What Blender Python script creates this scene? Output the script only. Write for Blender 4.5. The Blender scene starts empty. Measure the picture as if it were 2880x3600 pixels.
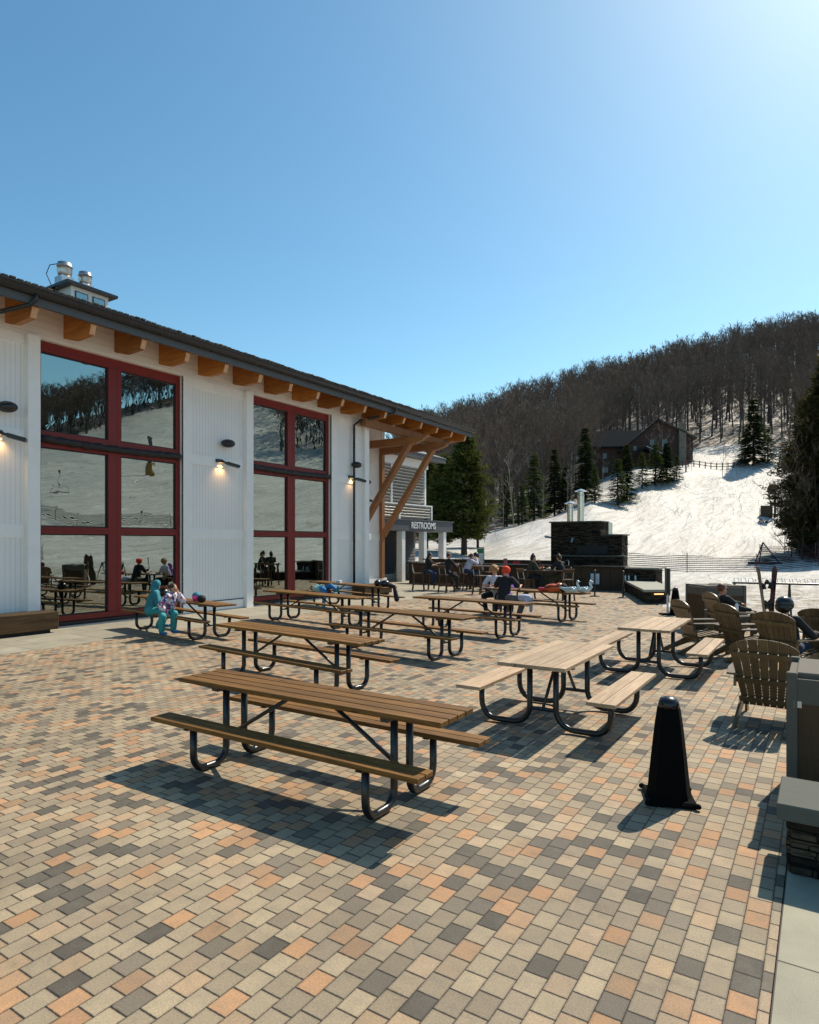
import bpy, bmesh, math, random
import numpy as np
from mathutils import Vector, Matrix, noise
R_ = math.radians
S = bpy.context.scene
COL = S.collection
random.seed(7)
# ------------------------------------------------------------------ camera
CH = 2.04                                   # camera height
FPX, CXP, HYP = 2263.0, 1440.0, 1909.0      # focal length and horizon in photograph pixels
YAW = math.atan((2893 - 1440) / FPX)
SN, CS = math.sin(YAW), math.cos(YAW)
cam = bpy.data.cameras.new('camera')
cam.sensor_fit = 'HORIZONTAL'; cam.sensor_width = 36
cam.lens = 36 * FPX / 2880
cam.shift_y = 109 / 2880
cam.clip_start = .05; cam.clip_end = 6000
cam_o = bpy.data.objects.new('camera', cam); COL.objects.link(cam_o)
cam_o.location = (0, 0, CH); cam_o.rotation_euler = (math.pi / 2, 0, YAW)
S.camera = cam_o
# ------------------------------------------------------------------ light
SUN_EL, SUN_AZ = 47.5, 11.5                  # azimuth from +Y towards +X
w = bpy.data.worlds.new('World'); S.world = w; w.use_nodes = True
nt = w.node_tree; nt.nodes.clear()
sky = nt.nodes.new('ShaderNodeTexSky'); sky.sky_type = 'NISHITA'; sky.sun_disc = False
sky.sun_elevation = R_(SUN_EL); sky.sun_rotation = R_(SUN_AZ)
sky.altitude = 400; sky.air_density = 1.0; sky.dust_density = 0.7; sky.ozone_density = 2.2
bg = nt.nodes.new('ShaderNodeBackground'); bg.inputs[1].default_value = 0.13
ow = nt.nodes.new('ShaderNodeOutputWorld')
hsv = nt.nodes.new('ShaderNodeHueSaturation'); hsv.inputs['Saturation'].default_value = 1.2; nt.links.new(sky.outputs[0], hsv.inputs['Color'])
tnt = nt.nodes.new('ShaderNodeMix'); tnt.data_type = 'RGBA'; tnt.blend_type = 'MULTIPLY'; tnt.inputs[0].default_value = 1; tnt.inputs[7].default_value = (.93, 1.03, .85, 1)
nt.links.new(hsv.outputs[0], tnt.inputs[6]); nt.links.new(tnt.outputs[2], bg.inputs[0]); nt.links.new(bg.outputs[0], ow.inputs[0])
sl = bpy.data.lights.new('sun', 'SUN'); sl.energy = 4.1; sl.angle = R_(0.5); sl.color = (1, .90, .74)
so = bpy.data.objects.new('sun', sl); COL.objects.link(so); so.location = (10, 60, 60)
sd = Vector((math.sin(R_(SUN_AZ)) * math.cos(R_(SUN_EL)), math.cos(R_(SUN_AZ)) * math.cos(R_(SUN_EL)), math.sin(R_(SUN_EL))))
so.rotation_euler = sd.to_track_quat('Z', 'Y').to_euler()
S.view_settings.view_transform = 'Standard'; S.view_settings.look = 'None'
S.view_settings.exposure = 0.52; S.view_settings.gamma = 1
S.cycles.max_bounces = 8; S.cycles.diffuse_bounces = 6; S.cycles.transparent_max_bounces = 12
# ------------------------------------------------------------------ surveying helpers
def W(px, v, z=0.0):
    """point at photograph column px, at distance v along the optical axis, height z"""
    r = (px - CXP) / FPX * v
    return Vector((-SN * v + CS * r, CS * v + SN * r, z))
def G(px, py, z=0.0):
    return W(px, FPX * (CH - z) / (py - HYP), z)
def onX(px, py, X):
    t = (px - CXP) / FPX; d = X / (-SN + CS * t)
    return Vector((X, CS * d + SN * t * d, CH - (py - HYP) * d / FPX))
def onY(px, py, Y):
    t = (px - CXP) / FPX; d = Y / (CS + SN * t)
    return Vector((-SN * d + CS * t * d, Y, CH - (py - HYP) * d / FPX))
def vdep(p): return -SN * p[0] + CS * p[1]
def zat(py, v): return CH - (py - HYP) * v / FPX
# ------------------------------------------------------------------ materials
class NT:
    def __init__(s, name):
        s.m = bpy.data.materials.new(name); s.m.use_nodes = True
        s.t = s.m.node_tree; s.t.nodes.clear()
        s.out = s.n('ShaderNodeOutputMaterial')
    def n(s, k, **kw):
        x = s.t.nodes.new(k)
        for a, b in kw.items(): setattr(x, a, b)
        return x
    def l(s, a, b): s.t.links.new(a, b)
    def math(s, op, a, b=None, c=None):
        x = s.n('ShaderNodeMath', operation=op)
        for i, q in enumerate((a, b, c)):
            if q is None: continue
            if isinstance(q, (int, float)): x.inputs[i].default_value = q
            else: s.l(q, x.inputs[i])
        return x.outputs[0]
    def mix(s, f, a, b, mode='MIX'):
        x = s.n('ShaderNodeMix', data_type='RGBA', blend_type=mode)
        for i, q in ((0, f), (6, a), (7, b)):
            if isinstance(q, (int, float)): x.inputs[i].default_value = q
            elif isinstance(q, tuple): x.inputs[i].default_value = (*q, 1) if len(q) == 3 else q
            else: s.l(q, x.inputs[i])
        return x.outputs[2]
    def noise(s, vec, scale, detail=4, rough=.55, dist=0):
        x = s.n('ShaderNodeTexNoise'); x.inputs['Scale'].default_value = scale
        x.inputs['Detail'].default_value = detail; x.inputs['Roughness'].default_value = rough
        x.inputs['Distortion'].default_value = dist
        if vec is not None: s.l(vec, x.inputs['Vector'])
        return x.outputs['Fac']
    def mapv(s, vec, scale=(1, 1, 1), rot=(0, 0, 0)):
        x = s.n('ShaderNodeMapping'); x.inputs['Scale'].default_value = scale; x.inputs['Rotation'].default_value = rot
        s.l(vec, x.inputs['Vector']); return x.outputs[0]
    def ramp(s, f, stops, interp='LINEAR'):
        x = s.n('ShaderNodeValToRGB'); x.color_ramp.interpolation = interp
        e = x.color_ramp.elements
        while len(e) < len(stops): e.new(.5)
        for k, (p, c) in enumerate(stops):
            e[k].position = p; e[k].color = (*c, 1) if isinstance(c, tuple) else (c, c, c, 1)
        s.l(f, x.inputs[0]); return x.outputs[0]
    def obj(s, rnd=True):
        tc = s.n('ShaderNodeTexCoord')
        if not rnd: return tc.outputs['Object']
        oi = s.n('ShaderNodeObjectInfo'); a = s.n('ShaderNodeVectorMath', operation='ADD')
        sc = s.math('MULTIPLY', oi.outputs['Random'], 37.0)
        cb = s.n('ShaderNodeCombineXYZ')
        for i in range(3): s.l(sc, cb.inputs[i])
        s.l(tc.outputs['Object'], a.inputs[0]); s.l(cb.outputs[0], a.inputs[1])
        return a.outputs[0]
    def world(s): return s.n('ShaderNodeNewGeometry').outputs['Position']
    def bsdf(s, col, rough=.6, metal=0, bump=None, bs=.3, bd=.01, spec=.5, coat=0, trans=0):
        b = s.n('ShaderNodeBsdfPrincipled')
        for k, q in (('Base Color', col), ('Roughness', rough), ('Metallic', metal)):
            if isinstance(q, tuple): b.inputs[k].default_value = (*q, 1)
            elif isinstance(q, (int, float)): b.inputs[k].default_value = q
            else: s.l(q, b.inputs[k])
        b.inputs['Specular IOR Level'].default_value = spec
        b.inputs['Coat Weight'].default_value = coat
        if bump is not None:
            bm = s.n('ShaderNodeBump'); bm.inputs['Strength'].default_value = bs; bm.inputs['Distance'].default_value = bd
            s.l(bump, bm.inputs['Height']); s.l(bm.outputs[0], b.inputs['Normal'])
        s.l(b.outputs[0], s.out.inputs[0]); s.b = b
        return s.m
def M(name, col, rough=.6, var=.2, scale=12, stretch=(1, 1, 1), bs=0, bd=.004, metal=0, spec=.5, coat=0):
    n = NT(name); v = n.mapv(n.obj(), stretch); f = n.noise(v, scale)
    a = tuple(c * (1 - var) for c in col); b = tuple(min(1, c * (1 + var)) for c in col)
    c = n.ramp(f, [(.3, a), (.7, b)])
    rr = n.math('ADD', n.math('MULTIPLY', f, .2), rough - .1)
    return n.bsdf(c, rr, metal, f if bs else None, bs, bd, spec, coat)
def wood(name, dark, light, axis=0, rough=.6, sc=1.0, bs=.35, spec=.4):
    n = NT(name); st = [14, 14, 14]; st[axis] = .9
    v = n.mapv(n.obj(), tuple(q * sc for q in st))
    f = n.noise(v, 2.2, 6, .65, .6); g = n.noise(n.mapv(n.obj(), tuple(q * sc * 3 for q in st)), 4, 3, .7)
    h = n.math('ADD', n.math('MULTIPLY', f, .7), n.math('MULTIPLY', g, .3))
    c = n.ramp(h, [(.28, dark), (.5, tuple((a + b) / 2 for a, b in zip(dark, light))), (.72, light)])
    oi_ = n.n('ShaderNodeObjectInfo'); c = n.mix(1.0, c, n.ramp(oi_.outputs['Random'], [(0, .74), (1, 1.2)]), 'MULTIPLY')
    kn = n.n('ShaderNodeTexVoronoi'); kn.inputs['Scale'].default_value = 1.7; kn.inputs['Randomness'].default_value = 1; n.l(n.mapv(n.obj(), tuple(1.0 if q_ == axis else 3.0 for q_ in range(3))), kn.inputs['Vector'])
    c = n.mix(n.ramp(kn.outputs['Distance'], [(.04, .75), (.11, 0.0)]), c, tuple(q * .45 for q in dark))
    big = n.noise(n.obj(), 1.3, 2)
    c = n.mix(n.math('MULTIPLY', big, .5), c, tuple(q * .55 for q in dark))
    return n.bsdf(c, rough, 0, h, bs, .006, spec)
MT = {}
MT['blackmetal'] = M('black_powder_coat', (.012, .012, .014), .32, .3, 30, spec=.6)
MT['black'] = M('black_plastic', (.012, .012, .014), .5, .3, 20)
MT['rubber'] = M('black_fabric_cover', (.004, .004, .004), .95, .3, 60, bs=.5, bd=.004, spec=.1)
MT['tabletop'] = wood('stained_timber', (.065, .026, .005), (.40, .195, .048), 0, .6, 1.0, .6, .25)
MT['palewood'] = wood('weathered_pale_timber', (.28, .18, .10), (.66, .48, .31), 1, .65)
MT['endgrain'] = wood('timber_beam', (.035, .022, .012), (.12, .075, .04), 1, .7)
MT['glulam'] = wood('glulam_timber', (.20, .06, .009), (.82, .33, .065), 0, .45, .7)
MT['fir'] = wood('fir_timber', (.24, .095, .035), (.48, .22, .09), 2, .55)
MT['stoolwood'] = wood('dark_stool_timber', (.05, .022, .01), (.17, .075, .035), 2, .5)
MT['white'] = M('white_paint', (.88, .86, .825), .55, .03, 3)
MT['trim'] = M('grey_fascia_paint', (.075, .078, .08), .5, .06, 5)
MT['gutter'] = M('dark_gutter_metal', (.028, .028, .03), .28, .1, 5, metal=.3)
MT['darkgrey'] = M('dark_grey_cladding', (.075, .08, .09), .6, .1, 8)
MT['red'] = M('oxide_red_frame', (.20, .02, .017), .45, .08, 4, spec=.35)
MT['galv'] = M('galvanised_steel', (.5, .5, .5), .35, .15, 6, metal=.9)
MT['stainless'] = M('stainless_steel', (.62, .6, .57), .22, .1, 10, metal=1)
MT['blueslab'] = M('bluestone_slab', (.27, .26, .21), .75, .1, 7, bs=.2)
MT['slabdark'] = M('dark_stone_slab', (.10, .11, .10), .7, .12, 7, bs=.2)
MT['composite'] = wood('brown_composite_board', (.085, .048, .024), (.16, .098, .055), 2, .8, spec=.2)
MT['greyplastic'] = M('grey_plastic_frame', (.115, .10, .078), .85, .08, 8)
MT['chairplastic'] = wood('brown_poly_lumber', (.11, .07, .030), (.19, .125, .058), 2, .38, .7, .15, .6)
MT['shade'] = M('black_roller_fabric', (.012, .012, .013), .5, .3, 8, (1, 3, 3), bs=.9, bd=.03)
MT['dark'] = M('dark_interior', (.02, .02, .02), .8, .2, 3)
MT['concrete'] = M('concrete', (.42, .40, .36), .8, .08, 6, bs=.2)
MT['signwhite'] = M('white_sign_face', (.75, .76, .76), .5, .04, 5)
MT['signgreen'] = M('green_print', (.03, .22, .08), .5, .1, 5)
MT['redpaint'] = M('red_paint', (.55, .02, .02), .35, .1, 5, coat=.4)
MT['pinkpaint'] = M('pink_print', (.6, .16, .17), .5, .1, 5)
MT['bluepaper'] = M('blue_print', (.10, .28, .50), .5, .1, 5)
MT['skin'] = M('skin', (.55, .30, .20), .5, .06, 14)
MT['skin2'] = M('sun_flushed_skin', (.52, .25, .17), .5, .06, 14)
MT['blackcloth'] = M('black_cloth', (.012, .012, .014), .85, .4, 30, bs=.4)
MT['tealcloth'] = M('teal_snowsuit', (.02, .20, .25), .7, .25, 14, bs=.9, bd=.03)
MT['aquacloth'] = M('aqua_snow_trousers', (.03, .30, .31), .7, .2, 14, bs=.9, bd=.03)
MT['bluecloth'] = M('bright_blue_cloth', (.01, .16, .42), .6, .2, 9, bs=.4)
MT['whitecloth'] = M('white_cloth', (.62, .62, .68), .8, .06, 9, bs=.4)
MT['lavcloth'] = M('lavender_cloth', (.50, .50, .62), .8, .1, 9, bs=.4)
MT['greycloth'] = M('grey_brown_cloth', (.12, .105, .09), .85, .2, 14, bs=.4)
MT['olivecloth'] = M('olive_cloth', (.05, .045, .025), .85, .2, 14, bs=.4)
MT['denim'] = M('denim', (.018, .035, .075), .85, .2, 14, bs=.4)
MT['purplecloth'] = M('purple_cloth', (.20, .06, .38), .7, .2, 14, bs=.4)
MT['orangered'] = M('orange_red_knit', (.85, .06, .015), .85, .15, 30, bs=.6)
MT['orangeplastic'] = M('orange_plastic', (.6, .10, .02), .4, .2, 12)
MT['pinkplastic'] = M('pink_plastic', (.75, .06, .30), .3, .1, 12)
MT['helmet'] = M('black_helmet_shell', (.01, .01, .012), .3, .2, 10, coat=.15)
MT['brownhair'] = M('brown_hair', (.05, .022, .01), .6, .4, 60, (1, 1, .2), bs=.5)
MT['darkhair'] = M('dark_hair', (.014, .008, .005), .5, .4, 60, (1, 1, .2), bs=.5)
MT['blondhair'] = M('blond_hair', (.42, .22, .07), .6, .35, 45, bs=.7, bd=.01)
MT['auburn'] = M('auburn_hair', (.13, .035, .012), .5, .4, 60, (1, 1, .2), bs=.5)
MT['paleblueplastic'] = M('pale_blue_plastic', (.50, .62, .66), .25, .06, 8, coat=.3)
MT['yellow'] = M('yellow_plastic', (.75, .6, .02), .4, .1, 8)
MT['bark'] = M('grey_bark', (.10, .08, .065), .9, .35, 14, (1, 1, .3), bs=.5)
MT['twig'] = M('bare_twigs', (.16, .11, .082), .9, .3, 5)
MT['birch'] = M('white_birch_bark', (.26, .22, .18), .8, .35, 5, (1, 1, 3))
MT['brownbark'] = M('brown_bark', (.05, .034, .022), .9, .35, 14, (1, 1, .3), bs=.5)
def needle(name, col):
    n = NT(name); f = n.noise(n.obj(), 1.6, 3); c = n.ramp(f, [(.3, tuple(q * .55 for q in col)), (.7, tuple(q * 1.4 for q in col))])
    d = n.n('ShaderNodeBsdfDiffuse'); t = n.n('ShaderNodeBsdfTranslucent'); x = n.n('ShaderNodeMixShader'); x.inputs[0].default_value = .35
    n.l(c, d.inputs[0]); n.l(c, t.inputs[0]); n.l(d.outputs[0], x.inputs[1]); n.l(t.outputs[0], x.inputs[2]); n.l(x.outputs[0], n.out.inputs[0]); return n.m
MT['needles'] = needle('green_needles', (.085, .12, .028))
MT['needlespine'] = needle('pine_needles', (.085, .10, .028))
MT['needlesdark'] = needle('dark_needles', (.045, .07, .022))
MT['needlesbrown'] = needle('olive_brown_needles', (.05, .045, .019))
MT['lip'] = M('eye_and_lip', (.06, .012, .01), .4, .2, 20)

def pattern_cloth():
    n = NT('patterned_snow_jacket'); v = n.n('ShaderNodeTexVoronoi'); v.inputs['Scale'].default_value = 30
    n.l(n.mapv(n.obj(False), (1, 1, .7)), v.inputs['Vector'])
    f = n.n('ShaderNodeSeparateColor'); n.l(v.outputs['Color'], f.inputs[0])
    c = n.ramp(f.outputs[0], [(0, (.7, .66, .72)), (.42, (.05, .02, .12)), (.6, (.55, .06, .10)), (.72, (.75, .7, .75)), (.88, (.08, .14, .36))], 'CONSTANT')
    return n.bsdf(c, .65)
MT['pattern'] = pattern_cloth()

def plank_wall(name, col, axis_scale, horizontal=False):
    n = NT(name); p = n.n('ShaderNodeSeparateXYZ'); n.l(n.world(), p.inputs[0])
    u = n.math('FRACT', n.math('MULTIPLY', p.outputs[2 if horizontal else 1], axis_scale))
    e = n.math('ABSOLUTE', n.math('SUBTRACT', u, .5))
    g = n.math('GREATER_THAN', e, .5 - .004 * axis_scale)
    f = n.noise(n.world(), 1.2, 4)
    base = n.ramp(f, [(.3, tuple(c * .94 for c in col)), (.7, col)])
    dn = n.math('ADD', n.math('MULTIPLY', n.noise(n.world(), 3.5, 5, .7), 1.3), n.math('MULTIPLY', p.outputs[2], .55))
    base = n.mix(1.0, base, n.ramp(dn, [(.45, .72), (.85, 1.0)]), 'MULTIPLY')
    c = n.mix(n.math('MULTIPLY', g, .55), base, tuple(q * .4 for q in col))
    return n.bsdf(c, .6, 0, n.math('SUBTRACT', 1.0, g), .4, .006)
MT['boards'] = plank_wall('white_vertical_boards', (.88, .86, .825), 9.0)
MT['siding'] = plank_wall('white_horizontal_siding', (.88, .86, .825), 6.5, True)

def paver_mat():
    n = NT('concrete_pavers'); p = n.n('ShaderNodeSeparateXYZ'); n.l(n.world(), p.inputs[0])
    RW, BL = .120, .152
    v = n.math('DIVIDE', p.outputs[0], RW); row = n.math('FLOOR', v); fv = n.math('FRACT', v)
    wn0 = n.n('ShaderNodeTexWhiteNoise', noise_dimensions='1D'); n.l(row, wn0.inputs['W'])
    off = n.math('ADD', n.math('MULTIPLY', row, .5), n.math('MULTIPLY', wn0.outputs['Value'], .16))
    u = n.math('ADD', n.math('DIVIDE', p.outputs[1], BL), off); cl = n.math('FLOOR', u); fu = n.math('FRACT', u)
    cb = n.n('ShaderNodeCombineXYZ'); n.l(cl, cb.inputs[0]); n.l(row, cb.inputs[1])
    wn = n.n('ShaderNodeTexWhiteNoise', noise_dimensions='2D'); n.l(cb.outputs[0], wn.inputs['Vector'])
    sc = n.n('ShaderNodeSeparateColor'); n.l(wn.outputs['Color'], sc.inputs[0])
    pal = [(0, (.27, .212, .142)), (.12, (.31, .245, .16)), (.28, (.335, .262, .17)), (.42, (.38, .298, .19)), (.51, (.36, .262, .168)),
           (.58, (.42, .235, .118)), (.68, (.35, .215, .118)), (.75, (.39, .27, .16)), (.82, (.092, .077, .058)), (.89, (.13, .107, .08)), (.95, (.19, .153, .11))]
    base = n.ramp(wn.outputs['Value'], pal, 'CONSTANT')
    base = n.mix(1.0, base, n.ramp(sc.outputs[1], [(0, .84), (1, 1.14)]), 'MULTIPLY')
    blotch = n.noise(n.world(), 9, 3)
    base = n.mix(n.math('MULTIPLY', n.ramp(blotch, [(.45, 0.0), (.75, 1.0)]), .35), base, (.16, .14, .11))
    sp = n.noise(n.world(), 260, 2, .8)
    base = n.mix(1.0, base, n.ramp(sp, [(.3, .60), (.5, 1.0), (.7, 1.38)]), 'MULTIPLY')
    dirt = n.noise(n.world(), .55, 5, .6)
    base = n.mix(1.0, base, n.ramp(dirt, [(.35, .84), (.65, 1.10)]), 'MULTIPLY')
    stain = n.noise(n.world(), 2.3, 6, .7); base = n.mix(1.0, base, n.ramp(stain, [(.30, .78), (.42, 1.0), (.68, 1.0), (.78, 1.12)]), 'MULTIPLY')
    base = n.mix(n.math('GREATER_THAN', n.noise(n.world(), 420, 1), .74), base, (.62, .57, .47))
    base = n.mix(1.0, base, n.ramp(n.noise(n.world(), 95, 3, .7), [(.3, .80), (.7, 1.18)]), 'MULTIPLY')
    wob = n.math('MULTIPLY', n.math('SUBTRACT', n.noise(n.world(), 40, 2), .5), .012)
    ju = n.math('MULTIPLY', n.math('MINIMUM', fu, n.math('SUBTRACT', 1.0, fu)), BL)
    jv = n.math('MULTIPLY', n.math('MINIMUM', fv, n.math('SUBTRACT', 1.0, fv)), RW)
    mu = n.math('SMOOTH_MIN', n.math('DIVIDE', n.math('ADD', ju, n.math('MULTIPLY', wob, .5)), .0068), 1.0, .3)
    mv = n.math('SMOOTH_MIN', n.math('DIVIDE', n.math('ADD', jv, n.math('MULTIPLY', wob, .35)), .0030), 1.0, .3)
    m = n.math('MULTIPLY', mu, mv)
    cl2 = n.n('ShaderNodeClamp'); n.l(m, cl2.inputs[0])
    jc = n.ramp(cl2.outputs[0], [(.25, 0.0), (.95, 1.0)])
    eg = n.math('MINIMUM', n.math('DIVIDE', n.math('MINIMUM', ju, jv), .016), 1.0); base = n.mix(1.0, base, n.ramp(n.math('ADD', eg, n.math('MULTIPLY', n.math('SUBTRACT', blotch, .5), .9)), [(.2, .74), (.75, 1.0)]), 'MULTIPLY')
    c = n.mix(jc, (.014, .011, .008), base)
    hgt = n.math('ADD', n.math('MULTIPLY', jc, 1.0), n.math('ADD', n.math('MULTIPLY', sp, .25), n.math('MULTIPLY', sc.outputs[2], .25)))
    return n.bsdf(c, .82, 0, hgt, .55, .004)
MT['paver'] = paver_mat()

def slab_mat(name, LX, LY, ox, oy, col, jw=.006):
    n = NT(name); p = n.n('ShaderNodeSeparateXYZ'); n.l(n.world(), p.inputs[0])
    v = n.math('DIVIDE', n.math('SUBTRACT', p.outputs[0], ox), LX); row = n.math('FLOOR', v); fv = n.math('FRACT', v)
    u = n.math('ADD', n.math('DIVIDE', n.math('SUBTRACT', p.outputs[1], oy), LY), n.math('MULTIPLY', row, .37)); fu = n.math('FRACT', u)
    cb = n.n('ShaderNodeCombineXYZ'); n.l(n.math('FLOOR', u), cb.inputs[0]); n.l(row, cb.inputs[1])
    wn = n.n('ShaderNodeTexWhiteNoise', noise_dimensions='2D'); n.l(cb.outputs[0], wn.inputs['Vector'])
    ju = n.math('MULTIPLY', n.math('MINIMUM', fu, n.math('SUBTRACT', 1.0, fu)), LY)
    jv = n.math('MULTIPLY', n.math('MINIMUM', fv, n.math('SUBTRACT', 1.0, fv)), LX)
    m = n.math('GREATER_THAN', n.math('MINIMUM', ju, jv), jw)
    sp = n.noise(n.world(), 150, 2, .8); bl = n.noise(n.world(), 3, 4)
    base = n.mix(1.0, col, n.ramp(wn.outputs['Value'], [(0, .9), (1, 1.1)]), 'MULTIPLY')
    base = n.mix(1.0, base, n.ramp(sp, [(.3, .82), (.7, 1.15)]), 'MULTIPLY')
    base = n.mix(1.0, base, n.ramp(bl, [(.35, .88), (.65, 1.08)]), 'MULTIPLY')
    return n.bsdf(n.mix(m, (.06, .05, .04), base), .82, 0, n.math('ADD', m, n.math('MULTIPLY', sp, .2)), .4, .004)
MT['slabs_left'] = slab_mat('pale_terrace_slabs', .80, 1.15, -12.63, .3, (.30, .27, .205))
MT['slabs_right'] = slab_mat('grey_green_slabs', 1.2, 1.15, -.19, 3.62, (.30, .278, .205))

def ledge_stone(name='stacked_ledge_stone', k=1.0):
    n = NT(name); tc = n.world(); p = n.n('ShaderNodeSeparateXYZ'); n.l(tc, p.inputs[0])
    s = n.math('ADD', p.outputs[0], p.outputs[1])
    cb = n.n('ShaderNodeCombineXYZ'); n.l(s, cb.inputs[0]); n.l(p.outputs[2], cb.inputs[1])
    br = n.n('ShaderNodeTexBrick'); n.l(cb.outputs[0], br.inputs['Vector'])
    br.inputs['Scale'].default_value = 1; br.inputs['Brick Width'].default_value = .26; br.inputs['Row Height'].default_value = .055
    br.inputs['Mortar Size'].default_value = .006; br.inputs['Mortar Smooth'].default_value = .4
    br.inputs['Color1'].default_value = (.012 * k, .011 * k, .010 * k, 1); br.inputs['Color2'].default_value = (.085 * k, .066 * k, .046 * k, 1)
    br.inputs['Mortar'].default_value = (.006, .006, .006, 1); br.offset = .37
    f = n.noise(tc, 14, 5); c = n.mix(1.0, br.outputs['Color'], n.ramp(f, [(.3, .5), (.7, 1.3)]), 'MULTIPLY')
    h = n.math('ADD', n.math('MULTIPLY', br.outputs['Fac'], -1.0), f)
    return n.bsdf(c, .9, 0, h, .9, .02, .15)
MT['stone'] = ledge_stone()

def snow_mat():
    n = NT('spring_snow'); w_ = n.world()
    at = n.n('ShaderNodeAttribute', attribute_name='litter'); ad = n.n('ShaderNodeAttribute', attribute_name='grime')
    f1 = n.noise(n.mapv(w_, (1.2, .28, 1), (0, 0, .35)), .55, 5, .6, .8)
    f2 = n.noise(w_, 2.2, 6, .65)
    f3 = n.noise(n.mapv(w_, (2.2, .14, 1), (0, 0, -.5)), .5, 5, .7, 1.6)
    tr = None
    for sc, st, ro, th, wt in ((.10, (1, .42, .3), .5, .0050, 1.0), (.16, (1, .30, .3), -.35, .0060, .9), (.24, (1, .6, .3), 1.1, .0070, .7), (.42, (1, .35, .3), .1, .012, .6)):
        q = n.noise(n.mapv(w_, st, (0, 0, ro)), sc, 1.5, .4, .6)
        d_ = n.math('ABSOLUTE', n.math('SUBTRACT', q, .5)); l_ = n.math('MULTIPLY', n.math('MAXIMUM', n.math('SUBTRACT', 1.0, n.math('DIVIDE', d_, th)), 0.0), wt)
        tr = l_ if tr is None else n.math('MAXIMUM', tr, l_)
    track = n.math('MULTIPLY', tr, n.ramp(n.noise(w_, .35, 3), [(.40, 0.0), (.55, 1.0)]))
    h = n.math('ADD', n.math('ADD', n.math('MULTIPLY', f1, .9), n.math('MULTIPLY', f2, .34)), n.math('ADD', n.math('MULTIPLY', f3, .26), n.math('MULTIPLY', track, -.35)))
    base = n.ramp(f3, [(.3, (.23, .215, .195)), (.56, (.54, .525, .495))])  # dirty snow tone, with rut shading painted in as darker streaks
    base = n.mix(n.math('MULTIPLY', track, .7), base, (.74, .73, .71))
    base = n.mix(n.ramp(n.math('MULTIPLY', f2, f1), [(.16, .35), (.3, 0.0)]), base, (.42, .37, .30))
    gsel = n.math('MULTIPLY', ad.outputs['Fac'], n.ramp(n.noise(w_, 1.6, 6, .7), [(.38, 0.0), (.6, 1.0)]))
    base = n.mix(gsel, base, (.20, .15, .095))
    lsel = n.math('MULTIPLY', at.outputs['Fac'], n.ramp(n.noise(w_, .35, 6, .7), [(.50, 1.0), (.66, 0.0)]))
    base = n.mix(lsel, base, (.075, .05, .034))
    return n.bsdf(base, .6, 0, h, .75, .30, .2)
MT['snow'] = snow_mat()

def glass_mat():
    n = NT('dark_reflective_glazing')
    f = n.noise(n.world(), .9, 3); bm = n.n('ShaderNodeBump'); bm.inputs['Strength'].default_value = .05; bm.inputs['Distance'].default_value = .04
    n.l(f, bm.inputs['Height'])
    g = n.n('ShaderNodeBsdfGlossy'); g.inputs['Color'].default_value = (.88, .98, .92, 1); g.inputs['Roughness'].default_value = .004; n.l(bm.outputs[0], g.inputs['Normal'])
    t = n.n('ShaderNodeBsdfTransparent'); t.inputs['Color'].default_value = (.30, .36, .34, 1)
    lw = n.n('ShaderNodeLayerWeight'); lw.inputs['Blend'].default_value = .5
    fac = n.math('ADD', n.math('MULTIPLY', lw.outputs['Fresnel'], .5), .30)
    x = n.n('ShaderNodeMixShader'); n.l(fac, x.inputs[0]); n.l(t.outputs[0], x.inputs[1]); n.l(g.outputs[0], x.inputs[2])
    n.l(x.outputs[0], n.out.inputs[0]); return n.m
MT['glass'] = glass_mat()
def shingle():
    n = NT('brown_roof_shingles'); tc = n.world(); p = n.n('ShaderNodeSeparateXYZ'); n.l(tc, p.inputs[0])
    cb = n.n('ShaderNodeCombineXYZ'); n.l(p.outputs[1], cb.inputs[0]); n.l(n.math('MULTIPLY', p.outputs[0], 1.06), cb.inputs[1])
    br = n.n('ShaderNodeTexBrick'); n.l(cb.outputs[0], br.inputs['Vector']); br.inputs['Scale'].default_value = 1
    br.inputs['Brick Width'].default_value = .2; br.inputs['Row Height'].default_value = .14; br.inputs['Mortar Size'].default_value = .008
    br.inputs['Color1'].default_value = (.022, .017, .012, 1); br.inputs['Color2'].default_value = (.11, .085, .055, 1); br.inputs['Mortar'].default_value = (.02, .015, .01, 1)
    return n.bsdf(br.outputs['Color'], .8, 0, br.outputs['Fac'], -.8, .02)
MT['shingle'] = shingle()
def loggy():
    n = NT('log_cabin_wall'); p = n.n('ShaderNodeSeparateXYZ'); n.l(n.world(), p.inputs[0])
    u = n.math('FRACT', n.math('MULTIPLY', p.outputs[2], 3.0)); f = n.noise(n.world(), 1.5, 4)
    c = n.ramp(u, [(0, (.012, .006, .004)), (.3, (.06, .024, .014)), (.8, (.07, .028, .016)), (1, (.012, .006, .004))])
    return n.bsdf(n.mix(1.0, c, n.ramp(f, [(.3, .7), (.7, 1.2)]), 'MULTIPLY'), .7, 0, u, .5, .05)
MT['log'] = loggy()
def emis(name, col, st):
    n = NT(name); e = n.n('ShaderNodeEmission'); e.inputs[0].default_value = (*col, 1); e.inputs[1].default_value = st
    n.l(e.outputs[0], n.out.inputs[0]); return n.m
MT['lampglow'] = emis('warm_lamp_lens', (1, .60, .25), 1.3)
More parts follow.
